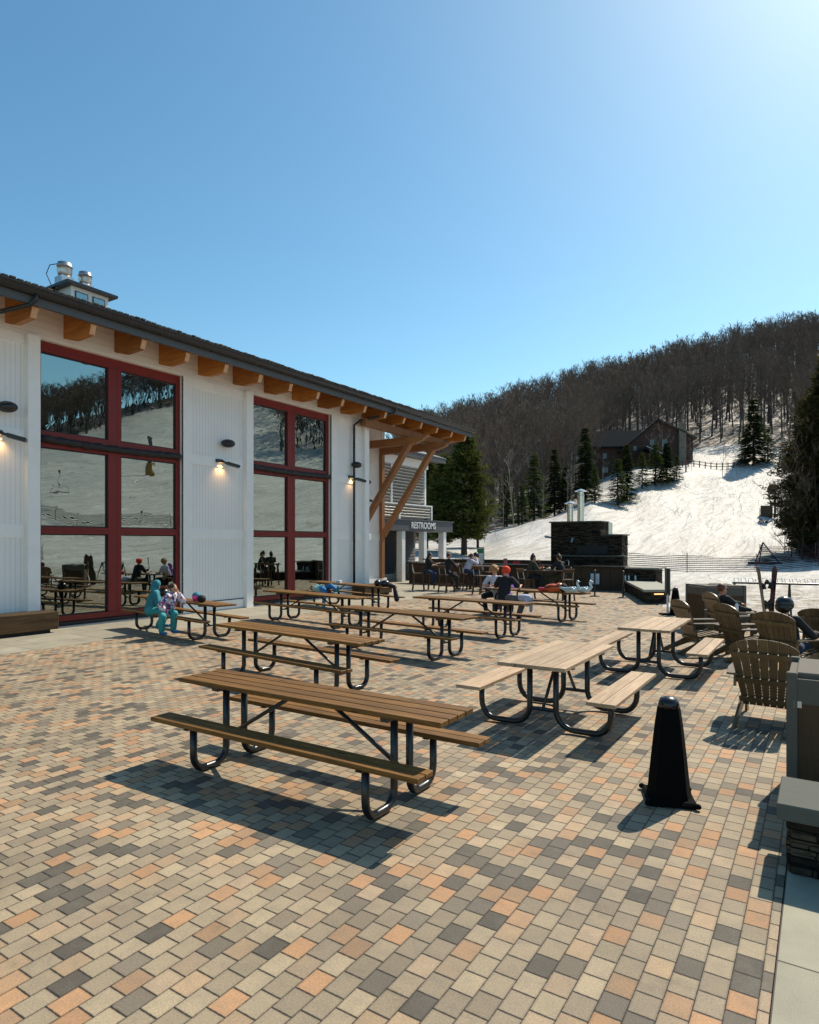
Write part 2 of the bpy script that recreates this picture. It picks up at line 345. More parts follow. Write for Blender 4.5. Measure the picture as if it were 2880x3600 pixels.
def net_mat(nm, cell, th):
    n = NT(nm); tc = n.n('ShaderNodeTexCoord'); p = n.n('ShaderNodeSeparateXYZ'); n.l(tc.outputs['UV'], p.inputs[0])
    a = n.math('FRACT', n.math('DIVIDE', p.outputs[1], cell)); b = n.math('FRACT', n.math('DIVIDE', p.outputs[0], cell * 1.3))
    m = n.math('MAXIMUM', n.math('LESS_THAN', a, th), n.math('LESS_THAN', b, th * .12))
    d = n.n('ShaderNodeBsdfDiffuse'); d.inputs[0].default_value = (.035, .022, .022, 1)
    t = n.n('ShaderNodeBsdfTransparent'); x = n.n('ShaderNodeMixShader')
    n.l(m, x.inputs[0]); n.l(t.outputs[0], x.inputs[1]); n.l(d.outputs[0], x.inputs[2]); n.l(x.outputs[0], n.out.inputs[0]); return n.m
MT['net'] = net_mat('dark_fence_netting', .13, .34)

# ------------------------------------------------------------------ mesh building
class MB:
    def __init__(s): s.v = []; s.f = []; s.uv = None
    def add(s, vs, fs):
        o = len(s.v); s.v += [tuple(q) for q in vs]; s.f += [tuple(i + o for i in f) for f in fs]; return s
    def box(s, c, d, rot=None, taper=None):
        hx, hy, hz = d[0] / 2, d[1] / 2, d[2] / 2; vs = []
        for z in (-1, 1):
            k = taper if (taper and z > 0) else 1
            for x, y in ((-1, -1), (1, -1), (1, 1), (-1, 1)):
                p = Vector((x * hx * k, y * hy * k, z * hz))
                if rot is not None: p = rot @ p
                vs.append(p + Vector(c))
        return s.add(vs, [(3, 2, 1, 0), (4, 5, 6, 7), (0, 1, 5, 4), (1, 2, 6, 5), (2, 3, 7, 6), (3, 0, 4, 7)])
    def b2(s, a, b): # box by two corners
        a, b = Vector(a), Vector(b); return s.box((a + b) / 2, [abs(b[i] - a[i]) for i in range(3)])
    def beam(s, p, q, wd, ht, up=(0, 0, 1)):
        p, q = Vector(p), Vector(q); y = (q - p); L = y.length; y.normalize()
        x = y.cross(Vector(up)).normalized(); z = x.cross(y)
        m = Matrix((x, y, z)).transposed()
        return s.box((p + q) / 2, (wd, L, ht), m)
    def tube(s, pts, r, n=8, cap=True):
        pts = [Vector(p) for p in pts]; m = len(pts)
        rs = r if isinstance(r, (list, tuple)) else [r] * m
        prev = None; vs = []
        for i, p in enumerate(pts):
            t = (pts[min(i + 1, m - 1)] - pts[max(i - 1, 0)])
            if t.length < 1e-9: t = Vector((0, 0, 1))
            t.normalize()
            if prev is None:
                a = Vector((0, 0, 1)) if abs(t.z) < .9 else Vector((1, 0, 0)); x = t.cross(a).normalized()
            else:
                x = prev - t * prev.dot(t)
                x = x.normalized() if x.length > 1e-6 else t.orthogonal().normalized()
            prev = x; y = t.cross(x)
            vs += [p + (x * math.cos(2 * math.pi * k / n) + y * math.sin(2 * math.pi * k / n)) * rs[i] for k in range(n)]
        fs = [(i * n + k, i * n + (k + 1) % n, (i + 1) * n + (k + 1) % n, (i + 1) * n + k) for i in range(m - 1) for k in range(n)]
        if cap: fs += [tuple(range(n - 1, -1, -1)), tuple((m - 1) * n + k for k in range(n))]
        return s.add(vs, fs)
    def caps(s, p, q, r1, r2, n=10):
        p, q = Vector(p), Vector(q); d = (q - p)
        if d.length < 1e-5: d = Vector((0, 0, 1e-4)); q = p + d
        u = d.normalized(); pts = []; rs = []
        for a in (85, 60, 30): pts.append(p - u * r1 * math.sin(R_(a))); rs.append(r1 * math.cos(R_(a)))
        for k in range(4): pts.append(p + d * k / 3); rs.append(r1 + (r2 - r1) * k / 3)
        for a in (30, 60, 85): pts.append(q + u * r2 * math.sin(R_(a))); rs.append(r2 * math.cos(R_(a)))
        return s.tube(pts, rs, n)
    def ell(s, c, r, n=12, m=8, rot=None):
        vs = []; c = Vector(c)
        for i in range(m + 1):
            a = -math.pi / 2 + math.pi * i / m; a = max(-1.54, min(1.54, a))
            for k in range(n):
                b = 2 * math.pi * k / n; p = Vector((r[0] * math.cos(a) * math.cos(b), r[1] * math.cos(a) * math.sin(b), r[2] * math.sin(a)))
                if rot is not None: p = rot @ p
                vs.append(p + c)
        fs = [(i * n + k, i * n + (k + 1) % n, (i + 1) * n + (k + 1) % n, (i + 1) * n + k) for i in range(m) for k in range(n)]
        fs += [tuple(range(n - 1, -1, -1)), tuple(m * n + k for k in range(n))]
        return s.add(vs, fs)
    def lathe(s, prof, c=(0, 0, 0), n=16):
        vs = [(c[0] + r * math.cos(2 * math.pi * k / n), c[1] + r * math.sin(2 * math.pi * k / n), c[2] + z) for r, z in prof for k in range(n)]
        m = len(prof)
        fs = [(i * n + k, i * n + (k + 1) % n, (i + 1) * n + (k + 1) % n, (i + 1) * n + k) for i in range(m - 1) for k in range(n)]
        fs += [tuple(range(n - 1, -1, -1)), tuple((m - 1) * n + k for k in range(n))]
        return s.add(vs, fs)
    def prism(s, poly, ext, axis=1, off=0.0):
        """poly: 2D points, extruded along axis from off to off+ext"""
        n = len(poly); vs = []
        for e in (off, off + ext):
            for a, b in poly:
                vs.append({0: (e, a, b), 1: (a, e, b), 2: (a, b, e)}[axis])
        fs = [tuple(range(n)), tuple(range(2 * n - 1, n - 1, -1))] + [(k, k + n, (k + 1) % n + n, (k + 1) % n) for k in range(n)]
        return s.add(vs, fs)
    def xf(s, M_, frm=0):
        for i in range(frm, len(s.v)): s.v[i] = tuple(M_ @ Vector(s.v[i]))
        return s
    def build(s, name, mat, parent=None, smooth=False, bevel=0, shift=None, label=None):
        me = bpy.data.meshes.new(name)
        vs = s.v
        if shift is not None: vs = [(a - shift[0], b - shift[1], c - shift[2]) for a, b, c in vs]
        me.from_pydata(vs, [], s.f)
        bm = bmesh.new(); bm.from_mesh(me)
        bmesh.ops.recalc_face_normals(bm, faces=bm.faces)
        if bevel:
            bmesh.ops.bevel(bm, geom=[e for e in bm.edges if len(e.link_faces) == 2 and e.calc_face_angle(0) > .5], offset=bevel, segments=1, affect='EDGES', clamp_overlap=True)
        bm.to_mesh(me); bm.free()
        if smooth: me.polygons.foreach_set('use_smooth', [True] * len(me.polygons))
        me.materials.append(MT[mat] if isinstance(mat, str) else mat)
        o = bpy.data.objects.new(name, me); COL.objects.link(o)
        if parent is not None: o.parent = parent
        if label: o['label'] = label
        return o
def tag(o, label=None, cat=None, group=None, kind=None):
    if label: o['label'] = label
    if cat: o['category'] = cat
    if group: o['group'] = group
    if kind: o['kind'] = kind
    return o
def thing(name, label, cat, loc=(0, 0, 0), rz=0, group=None):
    o = bpy.data.objects.new(name, None); COL.objects.link(o); o.location = loc; o.rotation_euler = (0, 0, rz)
    o.empty_display_size = .2
    return tag(o, label, cat, group)
def dup(o, loc=None, rz=None, label=None, group=None, parent=None, scale=None):
    c = o.copy(); COL.objects.link(c)
    if parent is not None: c.parent = parent
    if loc is not None: c.location = loc
    if rz is not None: c.rotation_euler = (0, 0, rz)
    if scale is not None: c.scale = scale
    if label: c['label'] = label
    if group: c['group'] = group
    for ch in list(o.children): dup(ch, parent=c)
    return c
def P(bm, name, mat, parent, **k): return bm.build(name, mat, parent, **k)
def arc(c, r, a0, a1, n, plane='YZ'):
    out = []
    for i in range(n + 1):
        a = R_(a0 + (a1 - a0) * i / n); out.append((c[0], c[1] + r * math.cos(a), c[2] + r * math.sin(a)))
    return out
MT['galvlouvre'] = M('pale_metal_louvres', (.50, .49, .46), .35, .08, 6, metal=.3)
MT['darklouvre'] = M('dark_metal_louvres', (.10, .11, .12), .35, .08, 6, metal=.3)
MT['endgrain_y'] = wood('timber_block', (.022, .013, .007), (.13, .078, .036), 1, .8, .6, .5, .2)
MT['slabcap'] = M('grey_cap_slab', (.10, .105, .09), .8, .12, 7, bs=.2, spec=.2)
MT['aquapale'] = M('pale_aqua_cloth', (.28, .55, .60), .7, .15, 14, bs=.5, bd=.01)
MT['pinkpost'] = M('maroon_fence_post', (.10, .02, .03), .6, .2, 8)
MT['redpost'] = M('red_brown_post', (.16, .04, .03), .7, .2, 8)
MT['redboard'] = M('dark_red_snowboard', (.10, .02, .03), .3, .2, 8, coat=.3)
MT['darkroof'] = M('dark_roof_shingles', (.018, .021, .024), .95, .3, 6, bs=.4, spec=.08)
MT['puresnow'] = M('roof_snow', (.82, .82, .84), .6, .03, 3)
MT['fieldstone'] = M('field_stone', (.17, .14, .11), .85, .4, 3, bs=.8, bd=.06)
MT['dimpane'] = M('dim_window_pane', (.10, .13, .14), .25, .1, 3)
MT['endlit'] = M('lit_end_timber', (.62, .36, .20), .6, .12, 12)  # paler timber tone with the light on the rafter ends put into it
MT['towerpad'] = M('orange_tower_pad', (.30, .14, .02), .6, .1, 8)
# ================================================================== GROUND AND HILLS
PATIO = [(-26, -14), (40, -14), (40, 8), (9, 11.8), (3.0, 14.4), (-.9, 16.9), (-3.9, 20.9), (-4.8, 22.5), (-6.4, 31), (-26, 31)]
def inside(x, y, poly=PATIO):
    c = False; n = len(poly)
    for i in range(n):
        x1, y1 = poly[i]; x2, y2 = poly[(i + 1) % n]
        if (y1 > y) != (y2 > y) and x < (x2 - x1) * (y - y1) / (y2 - y1) + x1: c = not c
    return c
def VM(v): return v * (.87 + .13 * min(1, v / 120))
def pcol(px, knots): # photograph column -> (azimuth, [(R, z)])
    t = (px - CXP) / FPX; k = math.sqrt(1 + t * t); az = -math.degrees(YAW) + math.degrees(math.atan(t))
    return az, [(0, .03), (26, .03)] + [(VM(v) * k, zat(y, VM(v))) for v, y in knots] + [(900, 150), (3500, 170)]
HC = [pcol(1450, [(40, 1975), (60, 1937), (90, 1885), (140, 1800), (200, 1720), (300, 1600), (420, 1590)]),
      pcol(1700, [(38, 1988), (55, 1958), (75, 1905), (100, 1850), (140, 1775), (200, 1680), (320, 1530), (420, 1520)]),
      pcol(1790, [(36, 1998), (50, 1965), (62, 1925), (72, 1868), (80, 1874), (100, 1835), (140, 1755), (200, 1660), (320, 1495), (420, 1490)]),
      pcol(1900, [(36, 2010), (48, 1985), (60, 1940), (78, 1838), (90, 1838), (110, 1810), (150, 1730), (200, 1640), (320, 1460), (420, 1460)]),
      pcol(2080, [(36, 2020), (50, 1990), (62, 1945), (90, 1750), (97, 1742), (118, 1735), (135, 1690), (200, 1560), (320, 1415), (420, 1415)]),
      pcol(2250, [(36, 2025), (52, 2000), (66, 1958), (85, 1830), (106, 1662), (113, 1654), (125, 1655), (140, 1625), (200, 1505), (320, 1382), (420, 1382)]),
      pcol(2420, [(36, 2040), (52, 2000), (68, 1962), (85, 1850), (110, 1650), (118, 1634), (128, 1632), (145, 1590), (200, 1458), (320, 1330), (420, 1328)]),
      pcol(2600, [(34, 2050), (52, 2004), (70, 1962), (85, 1880), (105, 1740), (125, 1625), (140, 1585), (155, 1550), (200, 1432), (320, 1282), (420, 1280)]),
      pcol(2760, [(34, 2050), (52, 2002), (70, 1950), (85, 1880), (105, 1740), (130, 1590), (150, 1535), (200, 1402), (320, 1252), (420, 1250)]),
      pcol(2900, [(34, 2048), (52, 1995), (66, 1945), (80, 1868), (105, 1725), (130, 1590), (150, 1520), (200, 1378), (320, 1232), (420, 1236)]),
      (12, [(0, .03), (30, .03), (45, .3), (60, 1), (100, 13), (150, 31), (220, 55), (330, 92), (900, 150), (3500, 170)]),
      (30, [(0, .03), (32, .1), (50, 1.2), (70, 4), (110, 14), (160, 28), (230, 52), (340, 86), (900, 150), (3500, 170)]),
      (48, [(0, .03), (32, .2), (55, 2.4), (90, 9.5), (140, 22), (200, 40), (300, 72), (400, 90), (900, 140), (3500, 160)]),
      (66, [(0, .03), (32, .2), (60, 3.4), (110, 12), (170, 21), (220, 29), (330, 48), (420, 60), (900, 110), (3500, 130)]),
      (84, [(0, .03), (32, .2), (60, 2.5), (110, 8), (170, 15), (240, 24), (350, 34), (900, 70), (3500, 110)]),
      (120, [(0, .03), (60, .1), (140, 2), (300, 8), (900, 20), (3500, 60)]),
      (180, [(0, .03), (60, .1), (140, 1), (300, 3), (900, 10), (3500, 60)]),
      (-180, [(0, .03), (60, .1), (140, 1), (300, 3), (900, 10), (3500, 60)]),
      (-90, [(0, .03), (60, .1), (140, 1), (300, 4), (900, 20), (3500, 60)]),
      (-48, [(0, .03), (40, .03), (90, 4), (200, 22), (300, 40), (900, 100), (3500, 150)])]
HC.sort(key=lambda q: q[0])
def hz(x, y):
    az = math.degrees(math.atan2(x, y)); R = math.hypot(x, y)
    for i in range(len(HC) - 1):
        if HC[i][0] <= az <= HC[i + 1][0]:
            a, b = HC[i], HC[i + 1]; break
    f = (az - a[0]) / max(1e-6, b[0] - a[0]); f = f * f * (3 - 2 * f) * .5 + f * .5
    za = 0; zb = 0
    for sh, wt in ((.965, .25), (1, .5), (1.035, .25)):
        za += wt * np.interp(R * sh, [k[0] for k in a[1]], [k[1] for k in a[1]])
        zb += wt * np.interp(R * sh, [k[0] for k in b[1]], [k[1] for k in b[1]])
    z = za + (zb - za) * f
    amp = min(1, max(0, (R - 18) / 60)); p = Vector((x, y, 0))
    z += amp * (noise.noise(p * .045) * 1.0 + noise.noise(p * .13) * .35) * min(1.6, .25 + R / 130)
    if R > 15: z += .05 * noise.noise(p * .8) * min(1, (R - 15) / 15)
    if inside(x, y): z = -.08
    elif R < 40: z = max(z, .012)
    return z
def in_forest(px, v):
    """the wooded part of the hill, in photograph column / distance"""
    lim = np.interp(px, [1400, 1700, 1900, 2060, 2120, 2200, 2300, 2440, 2560, 2660, 2750, 2900, 3400], [66, 78, 92, 112, 128, 146, 148, 148, 150, 146, 134, 128, 120])
    return v > lim
def terrain():
    az = [-180 + 6 * i for i in range(24)] + list(np.arange(-36, 75, .5)) + [75 + 5 * i for i in range(22)]
    az = sorted(set([round(float(a), 3) for a in az if a <= 180]))
    Rs = [0.0, 6.0]
    while Rs[-1] < 3300:
        r = Rs[-1]; Rs.append(r + (.9 if r < 15 else max(.45, r * .014) if r < 420 else r * .15))
    vs = []; lit = []; gr = []
    for a in az:
        s_, c_ = math.sin(R_(a)), math.cos(R_(a))
        for r in Rs:
            x, y = r * s_, r * c_; z = hz(x, y); vs.append((x, y, z))
            v = vdep((x, y)); u = CS * x + SN * y; px = CXP + FPX * u / v if v > 5 else 9999
            if px < 3400: L = 1.0 if in_forest(px, v) else 0.0
            else: L = 1.0 if r > np.interp(a, [20, 40, 50, 60, 80], [150, 260, 250, 205, 190]) else 0.0
            lit.append(L); gr.append(max(0.0, min(1.0, (37 - r) / 9)) if a > -16 else (.25 if 30 < r < 60 else 0))
    n = len(Rs); fs = []
    for i in range(len(az) - 1):
        for j in range(n - 1):
            a0 = i * n + j
            fs.append((a0, a0 + 1, a0 + n + 1, a0 + n))
    me = bpy.data.meshes.new('snow_ground'); me.from_pydata(vs, [], fs)
    for nm, arr in (('litter', lit), ('grime', gr)):
        t = me.attributes.new(nm, 'FLOAT', 'POINT'); t.data.foreach_set('value', arr)
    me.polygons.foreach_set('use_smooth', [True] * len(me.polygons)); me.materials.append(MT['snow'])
    bm = bmesh.new(); bm.from_mesh(me); bmesh.ops.recalc_face_normals(bm, faces=bm.faces)
    if sum(f.normal.z for f in bm.faces) < 0: bmesh.ops.reverse_faces(bm, faces=bm.faces)
    bm.to_mesh(me); bm.free()
    o = bpy.data.objects.new('snow_ground', me); COL.objects.link(o); o['kind'] = 'structure'
terrain()
def flat(name, poly, z, mat, th=.05):
    m = MB(); n = len(poly)
    vs = [(x, y, z) for x, y in poly] + [(x, y, z - th) for x, y in poly]
    m.add(vs, [tuple(range(n)), tuple(range(2 * n - 1, n - 1, -1))] + [(k, k + n, (k + 1) % n + n, (k + 1) % n) for k in range(n)])
    return tag(m.build(name, mat), kind='structure')
flat('paved_patio', [(-12.63, -14), (-.195, -14), (-.195, 16.45), (-.9, 16.9), (-3.9, 20.9), (-4.8, 22.5), (-6.4, 31), (-12.63, 31)], 0, 'paver')
flat('slab_path', [(-26, -14), (-12.635, -14), (-12.635, 31), (-26, 31)], 0, 'slabs_left')
flat('slab_terrace', [(-.19, -14), (40, -14), (40, 8), (9, 11.8), (3.0, 14.4), (-.19, 16.4)], 0, 'slabs_right')

# ================================================================== LODGE WITH THE RED WINDOWS
XP, XQ, XW = -15.39, -15.25, -15.56       # panel plane, pilaster face, window plane
B = thing('white_lodge_building', 'long white boarded lodge with tall red framed windows and timber eave', 'building', (-15.4, 14, 0))
BO = (-15.4, 14, 0)
def BP(m, name, mat, parent=None, **k): return m.build(name, mat, parent or B, shift=BO, **k)
Y0, YE = -12.0, 20.72
WIN = [(-6.0, -1.9), (.95, 5.05), (7.93, 11.98), (14.56, 18.58)]   # window openings along the wall
ZT = 6.82
# wall: boarded panels between openings, band above
ys = [Y0] + [q for w_ in WIN for q in w_] + [YE]
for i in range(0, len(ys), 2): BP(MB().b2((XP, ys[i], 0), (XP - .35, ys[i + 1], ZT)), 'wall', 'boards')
BP(MB().b2((XP + .002, Y0, ZT), (XP - .35, YE, 7.62)), 'wall', 'siding')
# stiles, rails and pilasters
for i in range(0, len(ys), 2):
    a, b = ys[i], ys[i + 1]; m = MB()
    for z0, z1 in ((0.0, .32), (2.16, 2.45), (4.33, 4.62), (6.58, ZT)):
        m.b2((XP + .03, a + .001, z0), (XP - .05, b - .32, z1))
    m.b2((XP + .031, a, 0), (XP - .05, a + .3, ZT - .01))
    BP(m, 'trim_board', 'white')
for a, b in ((Y0, WIN[0][0] - .32), (WIN[2][1] + .3, WIN[3][0] - .32), (WIN[3][1] + .3, YE - .3)): BP(MB().b2((XP + .034, a, .285), (XP, b, .315)), 'drip_strip', 'black')
for y in [w_[0] for w_ in WIN] + [YE + .06]:
    BP(MB().b2((XQ, y - .28, 0), (XP - .06, y - .002, ZT + .003)), 'pilaster', 'white')
m = MB().b2((XP + .06, Y0, -.02), (XP - .4, YE, .03)); BP(m, 'plinth', 'concrete')
# far end and back walls
BP(MB().b2((-15.75, Y0 + .01, 0), (-26.9, Y0 + .3, 7.5)), 'wall', 'siding'); BP(MB().b2((-26.9, Y0, 0), (-27.2, 27.5, 7.5)), 'wall', 'siding')
# windows
def window(y0, y1):
    f = BP(MB().b2((XW + .05, y0 + .003, .13), (XW - .12, y0 + .14, ZT - .005)).b2((XW + .05, y1 - .14, .13), (XW - .12, y1 - .003, ZT - .005))
           .b2((XW + .049, y0 + .14, ZT - .25), (XW - .12, y1 - .14, ZT - .006)).b2((XW + .049, y0 + .14, .13), (XW - .12, y1 - .14, .27))
           .b2((XW + .062, (y0 + y1) / 2 - .185, .27), (XW - .12, (y0 + y1) / 2 + .185, ZT - .25))
           .b2((XW + .072, (y0 + y1) / 2 + .055, .27), (XW + .06, (y0 + y1) / 2 + .12, ZT - .25))
           .b2((XW + .055, y0 + .14, 2.26), (XW - .12, y1 - .14, 2.43)).b2((XW + .066, y0 + .14, 2.33), (XW + .052, y1 - .14, 2.365))
           .b2((XW + .055, y0 + .14, 4.32), (XW - .12, y1 - .14, 4.70)), 'window', 'red', bevel=.008)
    ym = (y0 + y1) / 2
    for a, b in ((y0 + .14, ym - .185), (ym + .185, y1 - .14)):
        for z0, z1 in ((.27, 2.26), (2.43, 4.32), (4.70, ZT - .25)):
            g = MB().b2((XW - .02, a + .03, z0 + .03), (XW - .03, b - .03, z1 - .03)); BP(g, 'pane', 'glass', f)
            h = MB()
            for (p, q) in (((a, z0), (a + .03, z1)), ((b - .03, z0), (b, z1))): h.b2((XW, p[0], p[1]), (XW - .06, q[0], q[1]))
            for (p, q) in (((a + .03, z0), (b - .03, z0 + .03)), ((a + .03, z1 - .03), (b - .03, z1))): h.b2((XW, p[0], p[1]), (XW - .06, q[0], q[1]))
            BP(h, 'gasket', 'black', f)
    # rolled black shade along the upper transom
    pts = [(XW + .13 + .015 * math.sin(i * 1.7), y0 + .10 + (y1 - y0 - .2) * i / 24, 4.50 - .04 * math.sin(math.pi * i / 24) + .012 * math.sin(i * 2.3)) for i in range(25)]
    BP(MB().tube(pts, [.09 + .015 * math.sin(i * 2.9) for i in range(25)], 8), 'shade_roll', 'shade', f, smooth=True)
    BP(MB().b2((XW + .10, y0, -.02), (XW - .12, y1, .12)), 'sill', 'black', f)
for a, b in WIN: window(a, b)
# interior seen through the glass
m = MB().b2((-15.76, Y0 + .3, 0), (-26.8, 20.4, .02)); BP(m, 'floor', 'greyplastic')
BP(MB().b2((-26.6, Y0 + .3, 0), (-26.85, 20.2, 7.2)), 'interior_wall', 'darkgrey'); BP(MB().b2((-15.76, 20.2, 0), (-26.6, 20.4, 7.2)), 'interior_wall', 'darkgrey')
# roof, soffit, rafters, fascia, gutter
PT = math.tan(R_(20))
def roofz(x): return 7.55 + (-14.10 - x) * PT
RX = -21.0
m = MB()
YR = 27.55
m.prism([(-14.10, 7.53), (-14.10, 7.40), (RX, roofz(RX) - .13), (RX, roofz(RX))], YR - Y0, 1, Y0)
BP(m, 'roof', 'shingle')
m = MB().prism([(RX, roofz(RX)), (RX, roofz(RX) - .13), (-28.0, 7.37), (-28.0, 7.50)], YR - Y0, 1, Y0); BP(m, 'roof', 'shingle')
m = MB()
for k in range(260):   # ragged shingle butts along the eave
    y = Y0 + (YR - Y0) * k / 260; m.box((-14.095, y + .05, 7.535 + random.uniform(-.012, .014)), (.07, .11, .035))
BP(m, 'shingle_edge', 'shingle')
m = MB().prism([(-14.20, 7.31), (-14.20, 7.35), (XP + .004, 7.35 + 1.186 * PT), (XP + .004, 7.31 + 1.186 * PT)], 20.2 - Y0, 1, Y0 + .02)
m.prism([(-14.20, 7.31), (-14.20, 7.35), (-20.6, 7.35 + 6.4 * PT), (-20.6, 7.31 + 6.4 * PT)], YR - 20.25, 1, 20.25); BP(m, 'soffit', 'glulam')
BP(MB().b2((-14.12, Y0, 7.11), (-14.20, YR, 7.40)), 'fascia', 'trim')
m = MB().prism([(-14.119, 7.43), (-13.99, 7.43), (-13.975, 7.455), (-13.95, 7.455), (-13.95, 7.43), (-13.97, 7.40), (-14.0, 7.33), (-14.03, 7.285), (-14.119, 7.285)], YR + .12 - Y0, 1, Y0); BP(m, 'gutter', 'gutter')
BP(MB().prism([(-14.21, 7.09), (-14.21, 7.42), (-20.9, 7.42 + 6.69 * PT), (-20.9, 7.09 + 6.69 * PT)], .08, 1, YR + .002), 'fascia', 'trim')
k = 0
for i in range(-14, 16):
    y = 7.22 + 1.321 * i
    if y < Y0: continue
    far = y > 20.2
    prof = [(-14.23, 7.10), (-14.225, 7.30), (XP if not far else -20.6, 7.315 + ((-14.225 - XP) if not far else 6.375) * PT), (XP if not far else -20.6, 6.965 if not far else 9.25)]
    if not far: prof += [(-14.98, 6.86), (-14.31, 6.885)]
    else: prof += [(-15.25, 6.97), (-14.98, 6.86), (-14.31, 6.885)]
    r_ = BP(MB().prism(prof, .135, 1, y), 'rafter', 'glulam'); k += 1
    BP(MB().prism([(-14.312, 6.886), (-14.306, 6.886), (-14.222, 7.10), (-14.23, 7.10)], .131, 1, y + .002), 'lit_end_plate', 'endlit', r_)  # added thin plate: lit rafter end painted as a paler colour
# downspouts
def spout(pts): return BP(MB().tube(pts, .048, 10), 'downspout', 'gutter', smooth=True)
spout([(-14.03, 20.85, 7.3), (-14.03, 20.85, 7.2), (-14.12, 20.8, 7.1), (-15.1, 19.95, 6.78), (XP + .13, 19.8, 6.6), (XP + .13, 19.8, 4), (XP + .13, 19.8, .12)])
spout([(-14.03, 7.2, 7.3), (-14.03, 7.2, 7.2), (-14.12, 7.12, 7.08), (-15.0, 6.3, 6.7), (XP + .13, 6.1, 6.5), (XP + .13, 6.1, .1)])
# recessed end porch
XR = -17.9
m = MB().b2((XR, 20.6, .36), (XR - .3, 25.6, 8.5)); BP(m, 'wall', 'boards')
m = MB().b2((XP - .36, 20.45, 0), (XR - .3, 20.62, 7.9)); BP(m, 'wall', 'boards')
BP(MB().b2((XR + .10, 20.62, 0), (XR - .3, 25.7, .35)), 'wall_base', 'white'); BP(MB().b2((XR + .03, 20.62, 2.2), (XR, 25.5, 2.48)), 'trim_board', 'white')
m = MB().b2((XR + .02, 25.36, .35), (XR - .32, 25.62, 8.5)); BP(m, 'corner_board', 'white')
BP(MB().b2((-14.85, 20.0, 6.60), (-15.15, 26.0, 6.859)), 'eave_beam', 'fir')
for yb, nm in ((23.2, 0), (25.2, 1)):
    prof = [(XR, 6.27), (XR, 6.598), (-13.95, 6.598), (-14.1, 6.51), (-14.18, 6.50), (-14.28, 6.40), (-14.42, 6.37), (-14.55, 6.31), (-14.8, 6.27)]
    BP(MB().prism([(a, b) for a, b in prof], .22, 1, yb), 'tie_beam', 'fir')
    BP(MB().beam((XR + .12, yb + .11, 2.35), (-14.95, yb + .11, 6.35), .2, .30, (0, 1, 0)), 'brace', 'fir')
    BP(MB().b2((XR + .17, yb - .01, .36), (XR + .0, yb + .21, 6.265)), 'post', 'fir')
# sunlit gable wall is in shade: roof cupola with two exhaust fans
m = MB().b2((-18.6, 10.55, 8.6), (-20.6, 11.72, 9.62)); BP(m, 'cupola', 'white')
cp = bpy.data.objects[-1] if False else [o for o in B.children if o.name.startswith('cupola')][0]
BP(MB().b2((-18.59, 10.66, 9.02), (-18.575, 11.06, 9.50)).b2((-18.59, 11.20, 9.02), (-18.575, 11.60, 9.50)), 'cupola_window', 'blackmetal', cp)
BP(MB().b2((-18.574, 10.69, 9.05), (-18.568, 11.03, 9.47)).b2((-18.574, 11.23, 9.05), (-18.568, 11.57, 9.47)), 'pane', 'glass', cp)
m = MB(); vs = [(-18.4, 10.32, 9.62), (-18.4, 11.92, 9.62), (-20.9, 11.92, 9.62), (-20.9, 10.32, 9.62)]
m.add(vs + [(a, b, 9.70) for a, b, c in vs] + [(-19.2, 11.0, 9.86), (-19.2, 11.35, 9.86), (-20.1, 11.35, 9.86), (-20.1, 11.0, 9.86)],
      [(0, 3, 2, 1), (0, 1, 5, 4), (1, 2, 6, 5), (2, 3, 7, 6), (3, 0, 4, 7), (4, 5, 9, 8), (5, 6, 10, 9), (6, 7, 11, 10), (7, 4, 8, 11), (8, 9, 10, 11)])
BP(m, 'cupola_roof', 'gutter', cp)
def fan(x, y, z, s):
    BP(MB().box((x, y, z + .17 * s), (.5 * s, .5 * s, .34 * s)), 'fan_base', 'galv', cp)
    BP(MB().lathe([(.14 * s, .32 * s), (.2 * s, .36 * s), (.25 * s, .44 * s), (.27 * s, .56 * s), (.275 * s, .74 * s), (.29 * s, .745 * s), (.29 * s, .77 * s), (.26 * s, .79 * s), (.25 * s, .9 * s), (.12 * s, .93 * s)], (x, y, z), 20), 'exhaust_fan', 'galv', cp, smooth=True)
fan(-18.95, 10.55, 9.66, .76); fan(-19.15, 11.3, 9.74, .70)
BP(MB().tube([(-19.3, 10.35, 9.7), (-19.3, 10.2, 10.0), (-19.2, 10.25, 10.25), (-19.0, 10.4, 10.3)], .013, 6), 'conduit', 'blackmetal', cp)
BP(MB().b2((-20.4, 9.1, 9.0), (-21.0, 9.7, 9.68)).b2((-20.3, 9.0, 9.68), (-21.1, 9.8, 9.72)), 'roof_vent', 'white')

